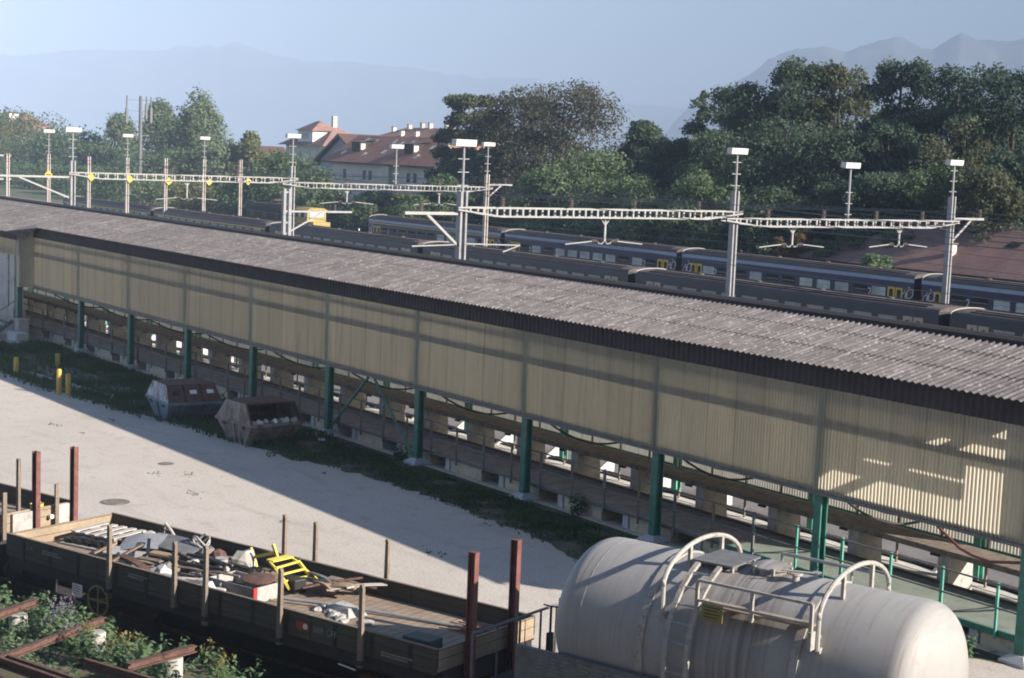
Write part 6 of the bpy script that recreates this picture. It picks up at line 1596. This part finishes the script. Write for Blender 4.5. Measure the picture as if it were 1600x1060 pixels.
# radio mast
rm = thing('radio_mast', 'tall grey radio mast with antenna panels among the left trees', 'radio mast', (-260.2, 110, -1.3))
b = MB(); b.tube([(0, 0, 0), (0, 0, 18.1)], 0.36, 10, 0.27); b.build('pole', M['grey_steel'], rm)
for x, y, z0, z1 in ((-0.5, -2.2, 13.4, 18.1), (0.5, 0.8, 14.2, 18.1), (1.0, 1.4, 13.6, 18.0)):
    b = MB(); b.tube([(x, y, z0), (x, y, z1)], 0.13, 6); b.box(x - 0.2, x + 0.2, y - 0.2, y + 0.2, z0 + 0.2, z0 + 2.6); b.build('antenna', M['grey_steel'], rm)
b = MB()
for z in (14.0, 15.6, 17.4): b.bar((-0.5, -2.2, z), (0, 0, z), 0.07); b.bar((0, 0, z), (1.0, 1.4, z), 0.07)
b.bar((0, -2.2, 11.6), (0, 1.6, 11.6), 0.12); b.build('bracket', M['grey_steel'], rm)
# white marker posts by the far track
for k, y in enumerate((91.6, 91.6, 91.6)):
    x = -156.4 + 3.6 * k; b = MB(); b.box(x - 0.05, x + 0.05, y - 0.05, y + 0.05, -1, 1.2); tag(b.build('marker_post', M['white']), ['left', 'middle', 'right'][k] + ' of the three short white posts left of the far train', 'post', 'white posts by the far track')

# ------------------------------------------------------------------ trees
def crown_points(kind, R, z0, z1, r, nclump):
    """clump centres and sizes of a crown of half-width R between z0 and z1"""
    C = []; H = z1 - z0
    ph = r.uniform(0, 6.28, 4)
    for k in range(nclump):
        t = r.uniform(0, 1)
        if kind == 'broad': rad_ = R * max(0.05, 1 - abs((t - 0.42) / 0.61) ** 2.6) ** 0.5; cs = R * r.uniform(0.24, 0.42)
        elif kind == 'birch': rad_ = R * (1 - t) ** 0.75 * (0.55 + 0.6 * min(1, t * 4)); cs = R * r.uniform(0.18, 0.30)
        elif kind == 'conifer': rad_ = R * (1 - t) ** 0.9; cs = R * r.uniform(0.14, 0.26) * (1.15 - 0.6 * t)
        else:
            t = r.choice([0.15, 0.35, 0.55, 0.78, 0.97]) + r.uniform(-0.05, 0.05); rad_ = R * (1.5 - 0.8 * t); cs = R * r.uniform(0.22, 0.36)
        a = r.uniform(0, 6.28); rr = rad_ * math.sqrt(r.uniform(0.12, 1.0))
        rr *= 1 + 0.16 * math.sin(3 * a + ph[0]) + 0.12 * math.sin(5 * t * 3 + 2 * a + ph[1])
        C.append((rr * math.cos(a), rr * math.sin(a), z0 + H * min(t, 0.985) - cs * 0.3, cs))
    return C
def make_tree(name, label, x, y, ztop, R, kind, leaf, seed, group=None, low=None, cat='tree', nleaf=5200, ls=0.34):
    r = np.random.default_rng(seed); zb = gzz(x, y)
    t = thing(name, label, cat, (x, y, zb), r.uniform(0, 6.28), group)
    H = ztop - zb; z0 = H * (low if low is not None else {'broad': 0.12, 'birch': 0.10, 'conifer': 0.08, 'pine': 0.38}[kind])
    nc = {'broad': 78, 'birch': 90, 'conifer': 95, 'pine': 60}[kind]
    C = crown_points(kind, R, z0, H, r, nc)
    vol = np.array([c[3] ** 2 for c in C]); cnt = (nleaf * vol / vol.sum()).astype(int) + 6
    P = []; N = []
    for (cx, cy, cz, cs), k in zip(C, cnt):
        u = r.normal(size=(k, 3)); u /= np.linalg.norm(u, axis=1, keepdims=True)
        q = u * (r.uniform(0.25, 1.0, (k, 1)) ** 0.6) * cs * r.uniform(0.8, 1.25, (k, 1))
        q[:, 2] *= 0.62 if kind != 'birch' else 1.25
        if kind == 'broad': q[:, 2] -= 0.25 * (q[:, 0] ** 2 + q[:, 1] ** 2) / max(cs, 0.3)
        P.append(q + (cx, cy, cz)); N.append(u + r.normal(size=(k, 3)) * 0.75 + (0, 0, 0.35))
    P = np.concatenate(P); N = np.concatenate(N); S = r.uniform(0.55, 1.25, len(P)) * ls
    V, Q = leaf_quads(P, N, S, r, long=1.3)
    np_mesh('crown', V, Q, LEAF[leaf], t)
    b = MB(); tr = max(0.10, H * 0.018)
    b.tube([(0, 0, -0.3), (0.05, 0.02, H * 0.3), (-0.05, 0.08, H * 0.62), (0, 0, H * 0.92)], tr, 7, tr * 0.2)
    for i in range(0, len(C), 5):
        cx, cy, cz, cs = C[i]; zz = max(0.15 * H, cz * 0.62)
        b.tube([(0, 0, zz), (cx * 0.5, cy * 0.5, zz + (cz - zz) * 0.6), (cx, cy, cz)], tr * 0.34, 5, 0.02, caps=False)
    b.build('trunk', M['bark_pale'] if kind == 'birch' else M['bark'], t, fix=False)
    return t
TREES = [
 (-131, 106, 8.2, 3.4, 'broad', 'light', 'light green tree in the middle of the bushes behind the long ladder beam'),
 (-145, 108, 7.0, 3.2, 'broad', 'light', 'light green tree at the far left of the bright bushes'),
 (-114, 104, 7.2, 3.2, 'broad', 'light', 'light green tree at the right end of the bright bushes'),
 (-112.5, 128, 16.5, 4.2, 'broad', 'dark', 'dark tree deep in the right-hand wood, behind the tall double top'),
 (-105, 130, 17.5, 3.6, 'broad', 'deep', 'deep green tree filling the gap of the right-hand wood low down'),
 (-129, 126, 15.5, 3.8, 'broad', 'dark', 'dark tree at the back of the wood right of the fir'),
 (-143, 128, 12.5, 4.2, 'broad', 'dark', 'dark tree at the back left of the right-hand wood'),
 (-98, 128, 16.5, 4.2, 'broad', 'deep', 'deep green tree at the back near the right picture edge'),
 (-152, 130, 13.0, 5.0, 'broad', 'beech', 'purple brown tree at the back right of the beeches'),
 (-172, 128, 12.5, 5.0, 'broad', 'dark', 'dark tree at the back left of the beeches'),
 (-439.6, 150, 15.7, 8.2, 'broad', 'olive', 'olive tree at the left edge of the picture, below the brown roof'),
 (-377.8, 140, 11.3, 7.2, 'broad', 'green', 'leafy tree between the two leftmost floodlights'),
 (-425.6, 135, 12.1, 8.2, 'broad', 'olive', 'olive tree cut by the left picture edge'),
 (-343.2, 135, 8.1, 4.1, 'broad', 'green', 'rounded green tree behind the second sign pole'),
 (-366.6, 150, 14.4, 5.0, 'birch', 'pale', 'slender pale birch just left of the radio mast'),
 (-344.2, 150, 17.0, 5.4, 'birch', 'pale', 'pointed pale birch just right of the radio mast'),
 (-313.0, 145, 18.2, 6.5, 'birch', 'pale', 'tallest pale birch, right of the radio mast'),
 (-308.7, 130, 6.2, 5.0, 'broad', 'green', 'green bush-like tree behind the foot of the radio mast'),
 (-295.1, 132, 7.8, 5.5, 'broad', 'green', 'green tree behind the signs right of the radio mast'),
 (-286.2, 138, 9.4, 4.1, 'broad', 'pale', 'pale tree in front of the small white house end'),
 (-279.6, 140, 10.8, 3.1, 'birch', 'yellow', 'thin yellowish birch right of the small white house end'),
 (-212.0, 112, 8.6, 3.6, 'broad', 'mid', 'rounded green tree below the white house'),
 (-230.4, 118, 5.4, 3.0, 'broad', 'mid', 'low green tree behind the brown locomotive'),
 (-180.1, 108, 4.4, 2.6, 'broad', 'mid', 'small tree in front of the red house wall'),
 (-170.0, 106, 4.6, 1.9, 'broad', 'yellow', 'yellowish small tree before the right half of the red house'),
 (-162.4, 106, 7.0, 2.5, 'broad', 'mid', 'tree covering the right corner of the red house'),
 (-163.9, 104, 4.2, 3.0, 'broad', 'green', 'green tree under the red house, behind the wire hangers'),
 (-179.6, 122, 17.1, 3.5, 'pine', 'pine', 'scots pine with layered pale crown behind the middle mast'),
 (-173.5, 118, 9.8, 3.6, 'broad', 'dark', 'dark tree below the scots pine'),
 (-165.8, 120, 17.9, 4.9, 'broad', 'beech', 'purple brown beech, left half of the big dark clump'),
 (-160.1, 122, 19.1, 6.2, 'broad', 'beech', 'tallest purple brown beech in the middle of the picture'),
 (-166.4, 116, 10.7, 3.5, 'broad', 'dark', 'dark tree at the foot of the beeches'),
 (-136.0, 107, 10.7, 4.7, 'broad', 'light', 'large light green tree in front of the beeches'),
 (-139.6, 105, 8.5, 2.8, 'broad', 'light', 'light green tree at the left front of the beeches'),
 (-126.4, 104, 8.3, 3.9, 'broad', 'light', 'light green tree sloping down towards the dark wood'),
 (-120.8, 103, 7.0, 2.8, 'broad', 'mid', 'mid green tree at the right foot of the light green trees'),
 (-148.9, 125, 14.5, 2.5, 'broad', 'dark', 'dark pointed tree in the gap right of the beeches'),
 (-135.6, 118, 12.4, 3.1, 'broad', 'dark', 'dark tree at the left end of the right-hand wood'),
 (-138.7, 125, 18.0, 2.0, 'conifer', 'dark', 'dark fir rising at the left end of the right-hand wood'),
 (-131.8, 122, 18.1, 3.1, 'broad', 'dark', 'dark tree just right of the fir'),
 (-124.9, 120, 18.3, 3.3, 'broad', 'dark', 'dark tree behind the floodlight mast of the two beams'),
 (-120.1, 122, 20.8, 3.4, 'broad', 'dark', 'tall dark tree with double top in the right-hand wood'),
 (-117.3, 124, 20.3, 3.0, 'broad', 'greygreen', 'grey green tall tree left of the gap in the wood'),
 (-121.2, 112, 13.4, 3.8, 'broad', 'dark', 'dark front tree behind the mast joining the beams'),
 (-110.4, 110, 14.6, 3.8, 'broad', 'dark', 'dark front tree in the middle of the right-hand wood'),
 (-104.0, 110, 13.5, 3.4, 'broad', 'dark', 'dark front tree left of the right beam floodlight'),
 (-107.6, 122, 21.2, 2.6, 'broad', 'deep', 'tallest deep green tree right of the gap in the wood'),
 (-99.8, 112, 14.2, 2.5, 'broad', 'deep', 'deep green tree with bare stem below the tallest tree'),
 (-102.4, 124, 19.9, 3.7, 'broad', 'deep', 'broad deep green crown towards the right edge'),
 (-95.9, 124, 19.6, 3.5, 'broad', 'deep', 'deep green tree cut by the right picture edge'),
 (-91.4, 112, 14.6, 3.3, 'broad', 'greygreen', 'grey green weeping tree behind the rightmost mast'),
 (-90.1, 106, 11.0, 2.6, 'broad', 'green', 'green tree behind the rightmost floodlight'),
 (-83.0, 108, 12.2, 2.5, 'broad', 'deep', 'deep green tree at the right edge above the station roof'),
 (-82.7, 104, 10.6, 2.5, 'broad', 'greygreen', 'lower grey green tree right of the rightmost mast'),
 (-86.6, 118, 17.8, 3.2, 'broad', 'deep', 'deep green tree beyond the right picture edge'),
 (-112.0, 103, 9.4, 3.5, 'broad', 'mid', 'mid green tree behind the long ladder beam'),
 (-103.1, 102, 8.3, 2.8, 'broad', 'dark', 'dark tree behind the start of the far right beam'),
 (-97.7, 103, 8.8, 2.4, 'broad', 'dark', 'dark tree behind the middle of the far right beam'),
 (-93.7, 104, 9.8, 2.6, 'broad', 'dark', 'dark tree above the left end of the station roof')]
SHRUBS = [
 (-402, 128, 4.5, 6, 'olive', 'bush under the trees at the left picture edge'),
 (-372, 122, 4.2, 6, 'green', 'bush between the two leftmost floodlights'),
 (-340, 116, 4.5, 6, 'green', 'bush under the second yellow sign'),
 (-318, 116, 4.8, 5.5, 'mid', 'bush left of the radio mast foot'),
 (-292, 112, 4.5, 5.5, 'green', 'bush at the radio mast foot'),
 (-270, 110, 4.8, 5.5, 'green', 'bush between the radio mast and the pole with a floodlight'),
 (-250, 108, 4.6, 5, 'pale', 'pale bush below the pale birches'),
 (-232, 107, 4.2, 4.5, 'yellow', 'yellowish bush below the thin birch'),
 (-214, 106, 4.2, 4.2, 'green', 'bush left of the brown locomotive'),
 (-198, 104, 4.6, 4, 'mid', 'bush behind the thick short post'),
 (-186, 103, 4.4, 3.5, 'green', 'bush behind the yellow track machine'),
 (-95.9, 97, 4.7, 1.5, 'orange', 'orange brown autumn shrub at the end of the far train roof'),
 (-101.0, 98, 5.0, 1.8, 'mid', 'mid green shrub left of the autumn shrub'),
 (-106.2, 98, 5.0, 2.2, 'green', 'green shrub behind the third coach of the far train'),
 (-111.2, 98, 5.0, 2.1, 'mid', 'mid green shrub behind the join of two far coaches'),
 (-117.0, 98, 5.0, 2.4, 'light', 'light green shrub behind the long ladder beam'),
 (-124.1, 98, 4.0, 2.6, 'green', 'green shrub behind the second blue coach'),
 (-131.3, 98, 3.9, 2.3, 'mid', 'mid green shrub behind the first coach join'),
 (-91.6, 99, 5.7, 1.8, 'mid', 'mid green shrub at the left corner of the station roof'),
 (-84.0, 93.5, 3.8, 1.6, 'light', 'light green bush in front of the station roof'),
 (-93.2, 98, 4.2, 1.5, 'mid', 'low green shrub between autumn shrub and station roof'),
 (-168.8, 100, 3.5, 2.0, 'green', 'green shrub behind the yellow striped coach'),
 (-159.6, 100, 4.1, 2.2, 'mid', 'mid green shrub behind the left wire hanger of the red house'),
 (-88.0, 101, 5.6, 2.0, 'green', 'green shrub behind the chimneys of the station')]
KN = {'broad': 'broadleaf_tree', 'birch': 'birch_tree', 'conifer': 'fir_tree', 'pine': 'pine_tree'}
for i, (x, y, zt, R, kind, leaf, label) in enumerate(TREES):
    R *= (1.45 if leaf == 'light' else 1.32 if kind == 'broad' else 1.2) * (1.35 if x < -190 else 1.0)
    d = math.hypot(x, y); ls = 0.29 * d / 170
    make_tree(KN[kind], label, x, y, zt, R, kind, leaf, sum(ord(q) * (j + 3) for j, q in enumerate(label)) % 9973, ls=max(0.26, min(0.55, ls)) * (0.82 if leaf == 'beech' else 1.0), nleaf=(26000 if leaf == 'beech' else 16000) if d < 220 else 11000)
for i, (x, y, zt, R, leaf, label) in enumerate(SHRUBS):
    make_tree('shrub', label, x, y, zt, R, 'broad', leaf, 400 + i, low=0.0, cat='shrub', nleaf=3400, ls=0.24 if R < 3 else 0.4)

# unseen building added behind the viewpoint to block sky light on this side
vb = thing('sky_blocker_building', 'unseen tall grey building added behind the viewpoint to block sky light', 'building', (*trk(14, -25.5), 0), R18)
b = MB(); b.box(-50, 42, -12, 0, -0.1, 16); b.build('wall', M['asphalt'], vb)
for k in range(22):
    for z in (2.2, 5.6, 9.0, 12.4):
        b = MB(); x = -48 + 4.1 * k; b.box(x - 1.0, x + 1.0, 0.002, 0.06, z, z + 1.7); b.build('window', M['glass'], vb)
b = MB(); b.box(-50.4, 42.4, -12.4, 0.4, 16.002, 16.3); b.build('roof', M['coach_roof'], vb)
